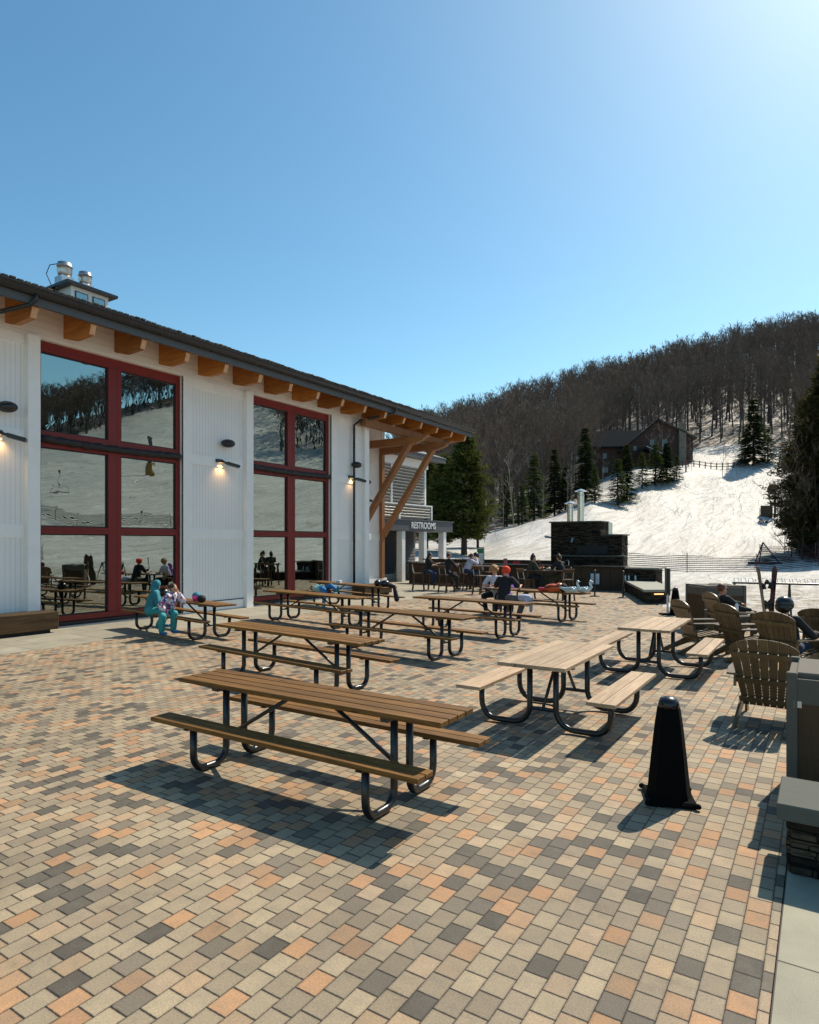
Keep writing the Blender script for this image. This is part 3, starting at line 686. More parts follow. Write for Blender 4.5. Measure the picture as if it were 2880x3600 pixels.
# wall lamps and loudspeakers
def wall_speaker(p, label):
    t = thing('wall_speaker', label, 'loudspeaker', p, 0, 'black loudspeakers on the white wall')
    r = Matrix.Rotation(R_(-28), 3, 'Z') @ Matrix.Rotation(R_(12), 3, 'Y')
    P(MB().ell((.19, .05, 0), (.15, .21, .125), 14, 10, r), 'speaker_shell', 'black', t, smooth=True)
    P(MB().ell((.245, .02, -.01), (.11, .175, .10), 14, 8, r), 'grille', 'blackmetal', t, smooth=True)
    P(MB().b2((0, -.05, -.03), (.12, .03, .09)), 'bracket', 'galv', t)
def wall_lamp(p, label):
    t = thing('wall_lamp', label, 'lamp', p, 0, 'black lit flood lamps on the white wall')
    P(MB().box((.05, -.05, .03), (.1, .26, .1)), 'junction_box', 'blackmetal', t, bevel=.01)
    P(MB().caps((.10, .02, .02), (.24, .17, -.06), .035, .035), 'knuckle', 'blackmetal', t, smooth=True)
    P(MB().beam((.2, .1, -.03), (.42, .42, -.13), .24, .09), 'lamp_head', 'blackmetal', t, bevel=.02)
    P(MB().beam((.06, -.08, -.025), (.10, .03, -.025), .03, .01), 'lens', 'lampglow', t)
    l = bpy.data.lights.new('lamp_glow', 'SPOT'); l.energy = 11; l.color = (1, .55, .2); l.spot_size = R_(120); l.spot_blend = 1; l.shadow_soft_size = .05
    o = bpy.data.objects.new('lamp_glow', l); COL.objects.link(o); o.parent = t; o.location = (.12, 0, -.06)
    o.rotation_euler = Vector((.25, 0, 1)).to_track_quat('Z', 'Y').to_euler()
wall_speaker(onX(783, 1560, XP), 'black oval loudspeaker on the panel between the two red windows')
wall_speaker(onX(1238, 1635, XP + .0), 'black oval loudspeaker half behind the dark downspout')
wall_speaker(onX(2, 1432, XP), 'black oval loudspeaker cut off by the left edge of the picture')
wall_speaker(Vector((XR, 23.9, zat(1695, 29.8))), 'smaller black loudspeaker on the recessed wall beside the timber post')
wall_lamp(onX(772, 1625, XP), 'black flood lamp glowing orange on the panel between the two red windows')
wall_lamp(onX(1232, 1680, XP), 'black flood lamp glowing orange beside the dark downspout')
wall_lamp(onX(-10, 1525, XP), 'black flood lamp glowing orange at the left edge of the picture')
wall_lamp(Vector((XR, 23.6, zat(1745, 29.8) - .1)), 'black flood lamp glowing on the recessed wall of the end porch')

# ================================================================== RESTROOM BLOCK
RB = thing('restroom_building', 'grey louvred restroom block with flat canopy on white columns', 'building', (-20.3, 29, 0))
def RP(m, name, mat, parent=None, **k): return m.build(name, mat, parent or RB, shift=(-20.3, 29, 0), **k)
def louvre(name, x, y0, y1, z0, z1, mat, pitch=.16):
    m = MB(); z = z0
    while z < z1: m.beam((x, y0, z + pitch * .5), (x, y1, z + pitch * .5), .015, pitch * .95, (1, 0, .9)); z += pitch
    return RP(m, name, mat)
XU = -20.3
RP(MB().b2((XU - .03, 25.7, 3.3), (XU - .3, 33.3, 7.2)), 'wall', 'darkgrey')
louvre('louvre_panel', XU + .03, 25.7, 29.6, 4.36, 6.5, 'galvlouvre', .18)
louvre('louvre_panel', XU + .03, 29.7, 33.15, 4.36, 6.5, 'galvlouvre', .18)
RP(MB().b2((XU + .10, 29.58, 4.3), (XU, 29.72, 6.5)).b2((XU + .10, 33.15, 4.3), (XU - .3, 33.32, 6.5)).b2((XU + .08, 25.7, 6.5), (XU - .01, 33.6, 7.1)), 'trim_board', 'white')
RP(MB().b2((XU + .10, 25.7, 6.98), (XU + .5, 34.6, 7.1)).b2((XU + .5, 25.7, 6.96), (XU + .58, 34.9, 7.22)).prism([(XU + .6, 7.22), (XU + .6, 7.28), (XU - 5, 9.2), (XU - 5, 9.14)], 11, 1, 24), 'roof', 'trim')
louvre('parapet_louvre', XU + .42, 25.7, 29.8, 3.44, 4.2, 'galvlouvre', .155)
louvre('parapet_louvre', XU + .42, 29.9, 33.3, 3.44, 4.2, 'galvlouvre', .155)
RP(MB().b2((XU + .5, 25.7, 4.2), (XU + .25, 33.4, 4.27)).b2((XU + .5, 29.78, 3.35), (XU + .3, 29.92, 4.2)).b2((XU + .5, 33.28, 3.35), (XU + .2, 33.4, 4.2)), 'parapet_trim', 'white')
cn = RP(MB().b2((-18.58, 25.9, 2.68), (-20.9, 33.7, 3.24)), 'canopy', 'darkgrey', bevel=.01)
RP(MB().b2((-18.53, 25.8, 3.24), (-20.9, 33.8, 3.31)), 'canopy_edge', 'trim', cn)
louvre('louvre_panel', -20.8, 25.7, 33.0, .30, 2.65, 'darklouvre', .09)
RP(MB().b2((-20.83, 25.7, 0), (-21.0, 33.1, 2.68)), 'wall', 'darkgrey')
RP(MB().b2((-20.7, 25.7, 0), (-20.9, 33.05, .28)), 'plinth', 'concrete')
for y in (28.34, 30.55, 32.75):
    RP(MB().b2((-18.66, y, 0), (-19.02, y + .32, 2.68)), 'column', 'white', bevel=.01)
RP(MB().lathe([(.12, 0), (.12, .05), (.05, .08)], (0, 0, 0), 12).xf(Matrix.Translation((-20.72, 28.2, 1.9)) @ Matrix.Rotation(R_(90), 4, 'Y')), 'fire_bell', 'redpaint')
def text(s, size, ext, mat, name, bold=.012, sx=1.0):
    c = bpy.data.curves.new(name, 'FONT'); c.body = s; c.size = size; c.extrude = ext; c.offset = bold; c.align_x = 'CENTER'; c.align_y = 'CENTER'
    o = bpy.data.objects.new(name, c); COL.objects.link(o)
    me = bpy.data.meshes.new_from_object(o.evaluated_get(bpy.context.evaluated_depsgraph_get())); bpy.data.objects.remove(o)
    me.materials.clear(); me.materials.append(MT[mat]); me.transform(Matrix.Diagonal((sx, 1, 1, 1)))
    o = bpy.data.objects.new(name, me); COL.objects.link(o); return o
sg = text('RESTROOMS', .5, .012, 'signwhite', 'restroom_sign', .006, 1.0)
xs = [v.co.x for v in sg.data.vertices]; yv = [v.co.y for v in sg.data.vertices]; sg.data.transform(Matrix.Diagonal((2.55 / (max(xs) - min(xs)), .36 / (max(yv) - min(yv)), 1, 1)))
pc = onX(1490, 1849, -18.56)
sg.location = (-18.55, pc.y, pc.z); sg.rotation_euler = (R_(90), 0, R_(90))
tag(sg, 'raised white capital letters reading RESTROOMS on the grey canopy edge', 'sign')

# ================================================================== TIMBER BENCH
t = thing('timber_bench', 'solid dark timber block bench against the white wall', 'bench', (-15.0, 6.25, 0))
P(MB().box((0, 0, .28), (.62, 3.6, .40)), 'seat_block', MT['endgrain_y'], t, bevel=.015)
P(MB().box((0, 0, .04), (.44, 3.3, .08)), 'base', 'dark', t)

# ================================================================== PICNIC TABLES
def long_table():
    t = thing('picnic_table', 'x', 'picnic table'); L = 2.96
    for y in (-.195, -.065, .065, .195): P(MB().box((0, y, .74), (L, .118, .04)), 'table_plank', 'tabletop', t, bevel=.004)
    for s in (-1, 1):
        for k in (0, 1): P(MB().box((0, s * (.405 + .107 * k), .437), (L, .10, .038)), 'seat_plank', 'tabletop', t, bevel=.004)
        for e in (-1, 1):
            x = e * .97
            pts = [(x, s * .11, .72), (x, s * .11, .25)] + [(x, s * (.11 + .12 - .12 * math.cos(a)), .17 - .137 * math.sin(a) + .0) for a in np.linspace(0.1, math.pi / 2, 6)]
            pts += [(x, s * (.36 + .12 * math.sin(a)), .17 - .137 * math.cos(a)) for a in np.linspace(0, math.pi / 2, 6)] + [(x, s * .48, .41)]
            P(MB().tube(pts, .032, 10), 'leg', 'blackmetal', t, smooth=True)
            P(MB().box((x, s * .46, .412), (.06, .22, .008)), 'seat_bracket', 'blackmetal', t)
    for e in (-1, 1):
        x = e * .97
        P(MB().box((x, 0, .705), (.07, .5, .03)), 'top_support', 'blackmetal', t); P(MB().tube([(x, -.11, .27), (x, .11, .27)], .016, 8), 'crossbar', 'blackmetal', t)
        P(MB().tube([(x, 0, .27), (e * .20, 0, .70)], .019, 8), 'brace', 'blackmetal', t, smooth=True)
    P(MB().box((0, 0, .712), (.55, .09, .014)), 'centre_plate', 'blackmetal', t)
    return t
LT = long_table()
LGRP = 'long brown picnic tables on the patio'
spots = [((-3.72, 4.22), 0, .97, 'nearest brown picnic table in the middle of the picture'),
         ((-6.5, 6.98), -.12, 1.06, 'brown picnic table directly behind the nearest one'),
         ((-6.63, 10.1), -.14, 1.04, 'empty brown picnic table third from the front'),
         ((-10.9, 12.46), -.18, 1.27, 'empty brown picnic table in front of the second red window'),
         ((-12.25, 9.50), -.17, 1.25, 'brown picnic table with the two children sitting on its bench'),
         ((-12.5, 16.0), -.30, 1.38, 'brown picnic table with black helmets at its end near the downspout'),
         ((-6.75, 13.08), -.13, 1.02, 'empty brown picnic table in front of the man with the red cap'),
         ((-6.62, 16.6), -.17, 1.04, 'brown picnic table where the men sit, with glassy swans on its end')]
TB = []
for i, (p, rz, sx, lb) in enumerate(spots):
    o = LT if i == 0 else dup(LT)
    o.location = (p[0], p[1], 0); o.rotation_euler = (0, 0, rz); o['label'] = lb; o['group'] = LGRP; o.scale = (sx, 1, 1); TB.append(o)
def wide_table():
    t = thing('picnic_table', 'x', 'picnic table'); L = 1.83
    for k in range(5): P(MB().box(((k - 2) * .152, 0, .74), (.143, L, .04)), 'table_plank', 'palewood', t, bevel=.004)
    for s in (-1, 1):
        for k in (0, 1): P(MB().box((s * (.66 + .15 * k), 0, .437), (.143, L, .038)), 'seat_plank', 'palewood', t, bevel=.004)
        for e in (-1, 1):
            y = e * .55
            pts = [(s * .15, y, .72), (s * .15, y, .24)] + [(s * (.15 + .2 - .2 * math.cos(a)), y, .24 - .2 * math.sin(a)) for a in np.linspace(.1, math.pi / 2, 6)]
            pts += [(s * (.57 + .17 * math.sin(a)), y, .24 - .2 * math.cos(a)) for a in np.linspace(0, math.pi / 2, 6)] + [(s * .74, y, .41)]
            P(MB().tube(pts, .032, 10), 'leg', 'blackmetal', t, smooth=True)
            P(MB().box((s * .735, y, .412), (.28, .05, .008)), 'seat_bracket', 'blackmetal', t)
    for e in (-1, 1):
        y = e * .55
        P(MB().box((0, y, .705), (.7, .06, .03)), 'top_support', 'blackmetal', t); P(MB().tube([(-.15, y, .22), (.15, y, .22)], .022, 8), 'crossbar', 'blackmetal', t)
        P(MB().tube([(0, y, .22), (0, e * .1, .70)], .019, 8), 'brace', 'blackmetal', t, smooth=True)
    return t
WT = wide_table(); WT.location = (-2.58, 7.27, 0); WT['label'] = 'nearer pale picnic table with wide planks'; WT['group'] = 'pale wide picnic tables on the right'
o = dup(WT, (-2.25, 10.85, 0), 0, 'farther pale picnic table with wide planks beside the wooden garden chairs')

# ================================================================== CONES
def cone(p, lb, rz=0):
    t = thing('traffic_cone', lb, 'cone', p, rz, 'black fabric covered cones')
    m = MB(); n = 8; prof = [(.165, .03), (.15, .10), (.125, .35), (.10, .58), (.082, .70), (.078, .705)]
    P(m.lathe(prof, (0, 0, 0), n), 'fabric_cover', 'rubber', t)
    P(MB().lathe([(.076, .70), (.074, .735), (.06, .765), (.03, .78), (.012, .783)], (0, 0, 0), 20), 'plastic_cap', 'helmet', t, smooth=True)
    m = MB().box((0, 0, .022), (.345, .345, .044)); P(m, 'rubber_base', 'rubber', t, bevel=.015)
    for a in range(4):
        c = (.17 * (1 if a in (0, 3) else -1), .17 * (1 if a < 2 else -1), .028); P(MB().ell(c, (.024, .024, .02)), 'foot', 'rubber', t, smooth=True)
    return t
cn_ = cone((-1.03, 5.42, 0), 'black cone standing alone in the right foreground', .35); cn_.scale = (1.06, 1.06, 1.05)
p = G(2375, 2162); cone(p, 'black cone behind the pale picnic tables with a narrow white sign board', .2)
bpy.data.objects[-1]
sb = thing('sign_board', 'narrow white sign board on a post behind the far black cone', 'sign', p + Vector((-.2, -.05, 0)), YAW + .1)
P(MB().box((0, 0, .93), (.16, .03, .78)), 'board', 'greyplastic', sb, bevel=.004); P(MB().box((0, -.02, .93), (.05, .012, .74)), 'slot', 'black', sb)
P(MB().tube([(0, 0, 0), (0, 0, .6)], .03, 8), 'post', 'signwhite', sb); P(MB().box((0, 0, .02), (.4, .3, .04)), 'base', 'rubber', sb, bevel=.01)

# ================================================================== STONE PIER AND BINS
t = thing('stone_pier', 'low dark stone pier with grey slab cap at the right edge', 'pier', (.36, 4.86, 0))
P(MB().box((.02, 0, .165), (1.10, .46, .33)), 'stone_body', 'stone', t)
rnd = random.Random(3)
m = MB()
for r in range(5):
    x = -.53
    while x < .5:
        wd = rnd.uniform(.08, .24); m.box((x + wd / 2, -.232, .033 + r * .066), (wd - .01, .02 + rnd.uniform(0, .03), .058)); x += wd
    y = -.23
    while y < .2:
        wd = rnd.uniform(.08, .2); m.box((-.532, min(y + wd / 2, .15), .033 + r * .066), (.02 + rnd.uniform(0, .024), wd - .01, .058)); y += wd
P(m, 'ledge_stones', 'stone', t, bevel=.006)
P(MB().box((-.02, 0, .38), (1.16, .56, .10)), 'cap_slab', 'slabcap', t, bevel=.006)
def bin_box(t, w_, d, h):
    for x in (-w_ / 2, w_ / 2):
        for y in (-d / 2, d / 2): P(MB().box((x, y, (h + .04) / 2), (.075, .075, h + .04)), 'corner_post', 'greyplastic', t, bevel=.008)
    for y, s in ((-d / 2, -1), (d / 2, 1)): P(MB().box((0, y, h * .43), (w_ - .075, .03, h * .78)), 'panel', 'composite', t)
    for x in (-w_ / 2, w_ / 2): P(MB().box((x, 0, h * .43), (.03, d - .075, h * .78)), 'panel', 'composite', t)
    for x in (-w_ / 2, w_ / 2): P(MB().box((x, 0, h * .91), (.055, d - .075, h * .18)), 'rail', 'greyplastic', t)
    P(MB().box((0, -d / 2, h * .90), (w_ - .075, .05, h * .19)), 'rail', 'greyplastic', t)
    P(MB().box((0, 0, h + .012), (w_ - .05, d - .05, .05)), 'lid', 'greyplastic', t, bevel=.01)
t = thing('litter_bin', 'grey framed brown panelled litter bin cut off by the right edge', 'litter bin', (.29, 6.2, 0), 0)
bin_box(t, .98, .8, 1.0)
P(MB().box((-.45, -.425, .80), (.05, .012, .05)).tube([(-.475, -.43, .77), (-.475, -.43, .83)], .008, 6), 'hinge', 'galv', t)
p = W(2515, 15.2); p.z = 0
t = thing('litter_bin', 'grey recycling bin cabinet behind the wooden garden chairs', 'litter bin', p, YAW + .12)
bin_box(t, .92, .8, 1.02)
P(MB().box((-.24, -.435, .84), (.17, .01, .05)).box((-.24, -.435, .72), (.12, .01, .02)), 'slot', 'black', t)
P(MB().box((-.07, -.435, .80), (.13, .012, .18)), 'sign_panel', 'composite', t)
m = MB()
for a in range(3):
    r = Matrix.Rotation(R_(120 * a), 4, 'Y'); k = len(m.v)
    m.prism([(-.035, -.028), (.01, -.028), (.01, -.045), (.04, -.017), (.01, .008), (.01, -.008), (-.03, -.008)], .006, 1, -.003); m.xf(Matrix.Translation((-.07, -.447, .80)) @ r, k)
P(m, 'arrow_mark', 'black', t)
P(MB().lathe([(.26, 0), (.26, .03), (.2, .05), (.02, .055)], (.1, 0, 1.035), 16), 'round_lid', 'greyplastic', t)

# ================================================================== ADIRONDACK CHAIRS
def adirondack():
    t = thing('adirondack_chair', 'x', 'chair')
    n = 7; lean = R_(20); z0_, zt = .20, .985
    def top(u): return zt - .075 * (u / 3.5) ** 2 - .035 * (abs(u) / 3.5) ** 6
    for i in range(n):
        pts = []
        def col(u, z):
            k = (z - z0_) / (zt - z0_); return u * (.068 + .036 * k)
        u0, u1 = i - 3.5 + .05, i - 3 + .45
        q = [(col(u0, z0_), z0_), (col(u1, z0_), z0_)] + [(col(u, top(u)), top(u)) for u in np.linspace(u1, u0, 5)]
        m = MB(); vs = []
        for e in (-1, 1):
            for x, z in q: vs.append(Vector((x, -.16 - math.tan(lean) * (z - .22) + e * .011, z)))
        nq = len(q); m.add(vs, [tuple(range(nq)), tuple(range(2 * nq - 1, nq - 1, -1))] + [(k, k + nq, (k + 1) % nq + nq, (k + 1) % nq) for k in range(nq)])
        P(m, 'back_slat', 'chairplastic', t)
    def cross(z, half, bulge):
        yb = -.16 - math.tan(R_(20)) * (z - .22) - .028
        pts = [(x, yb - bulge * (1 - (x / half) ** 2) * 0 , z - .0) for x in (-half, half)]
        return MB().box((0, yb, z), (half * 2, .022, .06), Matrix.Rotation(R_(20), 3, 'X'))
    P(cross(.80, .31, 0), 'back_rail', 'chairplastic', t); P(cross(.50, .30, 0), 'back_rail', 'chairplastic', t); P(cross(.27, .27, 0), 'back_rail', 'chairplastic', t)
    for i in range(6):
        y = -.12 + i * .095; z = .30 + .012 * i + .018 * (i == 5) * -1
        P(MB().box((0, y, z + .01), (.50, .082, .02)), 'seat_slat', 'chairplastic', t)
    for s in (-1, 1):
        prof = [(.43, .36), (.43, .27), (.30, .24), (-.10, .13), (-.50, .0), (-.60, .0), (-.58, .05), (-.30, .17), (-.10, .27), (.1, .31), (.35, .35)]
        P(MB().prism(prof, .026, 0, s * .265 - .013), 'leg', 'chairplastic', t)
        P(MB().box((s * .285, .38, .27), (.026, .11, .54)), 'leg', 'chairplastic', t)
        ap = [(s * .26, -.34), (s * .25, .40), (s * .28, .47), (s * .39, .47), (s * .44, .40), (s * .44, .10), (s * .38, -.34)]
        P(MB().prism(ap, .022, 2, .55), 'armrest', 'chairplastic', t, bevel=.003)
        P(MB().prism([(-.30, .55), (-.24, .55), (-.27, .42), (-.31, .42)], .024, 0, s * .30 - .012), 'arm_bracket', 'chairplastic', t)
        P(MB().prism([(.42, .55), (.33, .55), (.36, .42), (.41, .42)], .024, 0, s * .315 - .012), 'arm_bracket', 'chairplastic', t)
    return t
CG = 'brown slatted garden chairs facing the snow'
AC = adirondack(); AC['group'] = CG
AC.location = (-.52, 8.42, 0); AC.rotation_euler = (0, 0, R_(-4)); AC['label'] = 'empty brown slatted garden chair with its back straight to the viewer'
def chair_at(px, v, az, lb):
    q = W(px, v); return dup(AC, (q.x, q.y, 0), R_(-az), lb, CG)
chA = chair_at(2462, 12.1, 52, 'empty brown slatted garden chair nearest to the far pale picnic table')
chB = chair_at(2560, 13.9, 54, 'brown slatted garden chair of the person in sunglasses')
chC = chair_at(2622, 11.3, 48, 'empty brown slatted garden chair in the middle of the row')
chD = chair_at(2775, 10.1, 30, 'brown slatted garden chair in front of the black helmet')
chE = chair_at(2925, 10.6, 25, 'brown slatted garden chair cut off by the right edge')

t = thing('seat_wall', 'low dark stone seat wall right of the garden chairs, mirrored in the red windows', 'wall', (2.4, 12, 0))
MB().b2((2.2, 3.0, 0), (2.65, 15.0, .48)).build('stone_body', 'stone', t, shift=(2.4, 12, 0)); MB().b2((2.14, 2.9, .48), (2.71, 15.1, .56)).build('cap_slab', 'slabcap', t, shift=(2.4, 12, 0))
dup([o for o in S.objects if o.name == 'timber_bench'][0], (-14.75, 20.3, 0), 0, 'short brown timber block behind the table with the black helmets', None, None, (1, .5, .92))
# ================================================================== BAR, GRILL AND STONE WALLS
t = thing('bar_counter', 'long dark timber bar counter in front of the snow bank', 'bar counter', (-12, 27.9, 0)); o3 = (-12, 27.9, 0)
def SP(m, name, mat, **k): return m.build(name, mat, t, shift=o3, **k)
SP(MB().b2((-17.8, 27.68, 0), (-7.05, 27.78, .99)), 'front_panel', 'endgrain')
m = MB(); x = -17.7
while x < -7.2: m.b2((x, 27.66, .05), (x + .02, 27.68, .96)); x += .42
SP(m, 'batten', 'black')
SP(MB().b2((-17.9, 27.52, .99), (-6.95, 28.3, 1.05)), 'counter_top', 'gutter', bevel=.008)
t2 = thing('bar_rail_wall', 'dark low wall with ledge behind the bar counter', 'wall', (-13, 30, 0))
MB().b2((-18.2, 29.9, 0), (-11.0, 30.1, 1.13)).build('wall', 'endgrain', t2, shift=(-13, 30, 0))
MB().b2((-18.3, 29.8, 1.13), (-11.0, 30.25, 1.19)).build('ledge', 'gutter', t2, shift=(-13, 30, 0))
def small_sign(px, py, v, w_, h, mat, lb, wr=None):
    q = W(px, v); z = zat(py, v)
    s_ = thing('notice', lb, 'sign', (q.x, q.y, z), 0)
    P(MB().box((0, 0, 0), (w_, .02, h)), 'panel', mat, s_)
    return s_
s_ = small_sign(1690, 1957, 31.5, .40, .92, 'greyplastic', 'tall grey framed trail sign with a green header on the snow bank behind the bar')
P(MB().box((0, -.013, .0), (.34, .008, .84)), 'face', 'signwhite', s_); P(MB().box((0, -.02, .28), (.30, .006, .22)), 'header', 'signgreen', s_)
P(MB().box((0, .0, -.7), (.08, .05, .5)), 'post', 'greyplastic', s_)
s_ = small_sign(1777, 1976, 30.8, .2, .34, 'pinkpaint', 'small pale red notice standing on the bar ledge'); P(MB().box((0, 0, -.17), (.2, .1, .015)), 'foot', 'black', s_)
s_ = small_sign(1816, 1979, 30.9, .34, .13, 'redpaint', 'small wide red notice on the bar ledge'); P(MB().box((0, 0, -.06), (.3, .1, .015)), 'foot', 'black', s_)
s_ = small_sign(2096, 2032, 28.4, .40, .48, 'bluepaper', 'pale blue menu board fixed on the bar front'); s_.location.y = 27.64; s_.location.x = -8.25
P(MB().box((.0, -.013, .0), (.34, .006, .42)), 'paper', 'signwhite', s_)
m = MB()
for r in range(9): m.box((.0, -.018, .17 - r * .04), (.28 if r % 3 else .2, .003, .012))
P(m, 'printed_lines', 'bluepaper', s_)
# grill / fireplace
FO = (-9.2, 30, 0)
t = thing('stone_fireplace', 'big dark stacked stone fireplace with metal flues behind the bar', 'fireplace', FO)
def FP(m, name, mat, par=None, **k): return m.build(name, mat, par or t, shift=FO, **k)
YF = 29.5
FP(MB().b2((-10.92, YF, 0), (-8.55, YF + 1.1, 3.0)).b2((-8.56, YF + .01, 0), (-7.62, YF + 1.09, 2.38)), 'stone_body', 'stone')
FP(MB().b2((-10.5, YF - .5, 0), (-7.42, YF, 1.42)), 'stone_hearth', 'stone')
m = MB(); mh = MB(); rnd = random.Random(5)
for r in range(30):
    z = .05 + r * .10
    x = -10.9
    while x < -7.7:
        wd = rnd.uniform(.14, .5)
        top = 2.93 if x + wd < -8.55 else 2.28
        if z < top and not (-9.6 < x + wd / 2 < -8.2 and 1.45 < z < 2.0): m.b2((x, YF - rnd.uniform(.004, .05), z), (min(x + wd, -7.63) - .012, YF + .02, z + .088))
        if z < 1.33 and x > -10.48: mh.b2((x, YF - .5 - rnd.uniform(.004, .05), z), (min(x + wd, -7.44) - .012, YF - .48, z + .088))
        x += wd
    y = YF
    while y < YF + 1:
        wd = rnd.uniform(.14, .4)
        if z < 2.26: m.b2((-7.63, y, z), (-7.62 + rnd.uniform(.004, .05), min(y + wd, YF + 1.08) - .012, z + .088))
        y += wd
FP(m, 'ledge_stones', 'stone'); FP(mh, 'hearth_stones', 'stone')
FP(MB().b2((-10.99, YF - .08, 3.0), (-8.49, YF + 1.18, 3.06)).b2((-8.48, YF - .08, 2.38), (-7.54, YF + 1.18, 2.44)), 'cap_slab', 'slabcap')
FP(MB().b2((-10.56, YF - .57, 1.42), (-7.35, YF - .06, 1.48)), 'mantel', 'slabcap')
FP(MB().b2((-9.62, YF - .07, 1.52), (-8.22, YF - .01, 1.93)), 'fire_opening', 'dark')
def flue(x, h, r, cap=True):
    zb = 3.06 if x < -8.5 else 2.44; n_ = 18
    f = FP(MB().lathe([(r, 0), (r, h), (r * .98, h + .002)], (x, YF + .5, zb), n_), 'flue', 'stainless', smooth=False)
    z0 = zb + h
    if cap:
        FP(MB().lathe([(r * .85, 0), (r * .85, .18), (r * 1.9, .20), (r * 1.8, .22), (.01, .32)], (x, YF + .5, z0), n_), 'rain_cap', 'stainless', f)
        FP(MB().lathe([(r * 1.1, -.02), (r * 1.1, .03)], (x, YF + .5, z0), n_), 'flue_band', 'galv', f)
for px_, h_, r_, c_ in ((2005, .66, .145, True), (2042, 1.22, .155, True), (2143, .56, .14, False)): flue(onY(px_, 1800, YF + .5).x, h_, r_, c_)
FP(MB().caps((-10.95, YF, 2.3), (-11.15, YF - .05, 2.35), .05, .07).caps((-9.85, YF - .03, 2.25), (-9.85, YF - .16, 2.1), .06, .05), 'wall_light', 'galv')
FP(MB().tube([(-9.6, 28.2, 1.05), (-9.6, 28.2, 1.22), (-9.65, 28.2, 1.28), (-9.73, 28.2, 1.22)], .02, 8), 'tap', 'stainless')
# end block and bench wall
SE = (-6.6, 28.2, 0)
t = thing('stone_bar_end', 'stone block with pale slab top closing the right end of the bar', 'wall', SE)
MB().b2((-7.0, 27.6, 0), (-5.75, 28.9, .96)).build('stone_body', 'stone', t, shift=SE)
MB().add([(-6.95, 27.45, 1.03), (-5.58, 27.45, 1.03), (-5.6, 29.0, 1.03), (-7.4, 29.0, 1.03), (-6.95, 27.45, .965), (-5.58, 27.45, .965), (-5.6, 29.0, .965), (-7.4, 29.0, .965)], [(0, 1, 2, 3), (7, 6, 5, 4), (0, 4, 5, 1), (1, 5, 6, 2), (2, 6, 7, 3), (3, 7, 4, 0)]).build('cap_slab', 'blueslab', t, shift=SE)
SE = (-5.6, 24.7, 0)
t = thing('stone_bench_wall', 'low stone seat wall with pale slab top and small lit lamp', 'wall', SE)
pl = [(-6.85, 27.4), (-4.95, 22.42), (-4.40, 22.86), (-4.45, 23.5), (-5.8, 27.4)]
MB().prism(pl, .40, 2, 0).build('stone_body', 'stone', t, shift=SE)
pl2 = [(-6.95, 27.43), (-5.02, 22.28), (-4.28, 22.80), (-4.34, 23.54), (-5.7, 27.43)]
MB().prism(pl2, .08, 2, .402).build('cap_slab', 'blueslab', t, shift=SE)
a = Vector((-4.95, 22.42, .33)); b_ = Vector((-4.40, 22.86, .33)); MB().beam(a + (b_ - a) * .35 + Vector((.02, -.03, 0)), a + (b_ - a) * .8 + Vector((.02, -.03, 0)), .02, .04).build('wall_light', 'lampglow', t, shift=SE)
# water bottles in the niche
for i, (px, lb) in enumerate(((2203, 'clear water bottle, leftmost of three by the end of the bar'), (2215, 'clear water bottle, middle one of three by the end of the bar'), (2238, 'clear water bottle standing apart to the right by the end of the bar'))):
    q = onY(px, 2040, 27.5); o = MB().lathe([(.035, 0), (.036, .02), (.034, .10), (.036, .17), (.015, .21), (.015, .23)], (0, 0, 0), 12).build('water_bottle', 'paleblueplastic', smooth=True); o.location = (q.x, 27.32, .484)
    tag(o, lb, 'bottle', 'water bottles by the bar')
# stanchions
def stanch(x, y, lb):
    t = thing('stanchion', lb, 'stanchion', (x, y, 0)); P(MB().lathe([(.19, 0), (.19, .015), (.04, .04)], (0, 0, 0), 20), 'base', 'blackmetal', t)
    P(MB().lathe([(.032, .02), (.032, .93), (.045, .94), (.045, 1.0), (.02, 1.02)], (0, 0, 0), 12), 'post', 'blackmetal', t)
stanch(-7.33, 24.52, 'black stanchion post in front of the blue menu board'); stanch(-6.24, 24.4, 'black stanchion post beside the low stone seat wall')
stanch(-8.9, 26.4, 'black stanchion post farther back near the bar front')

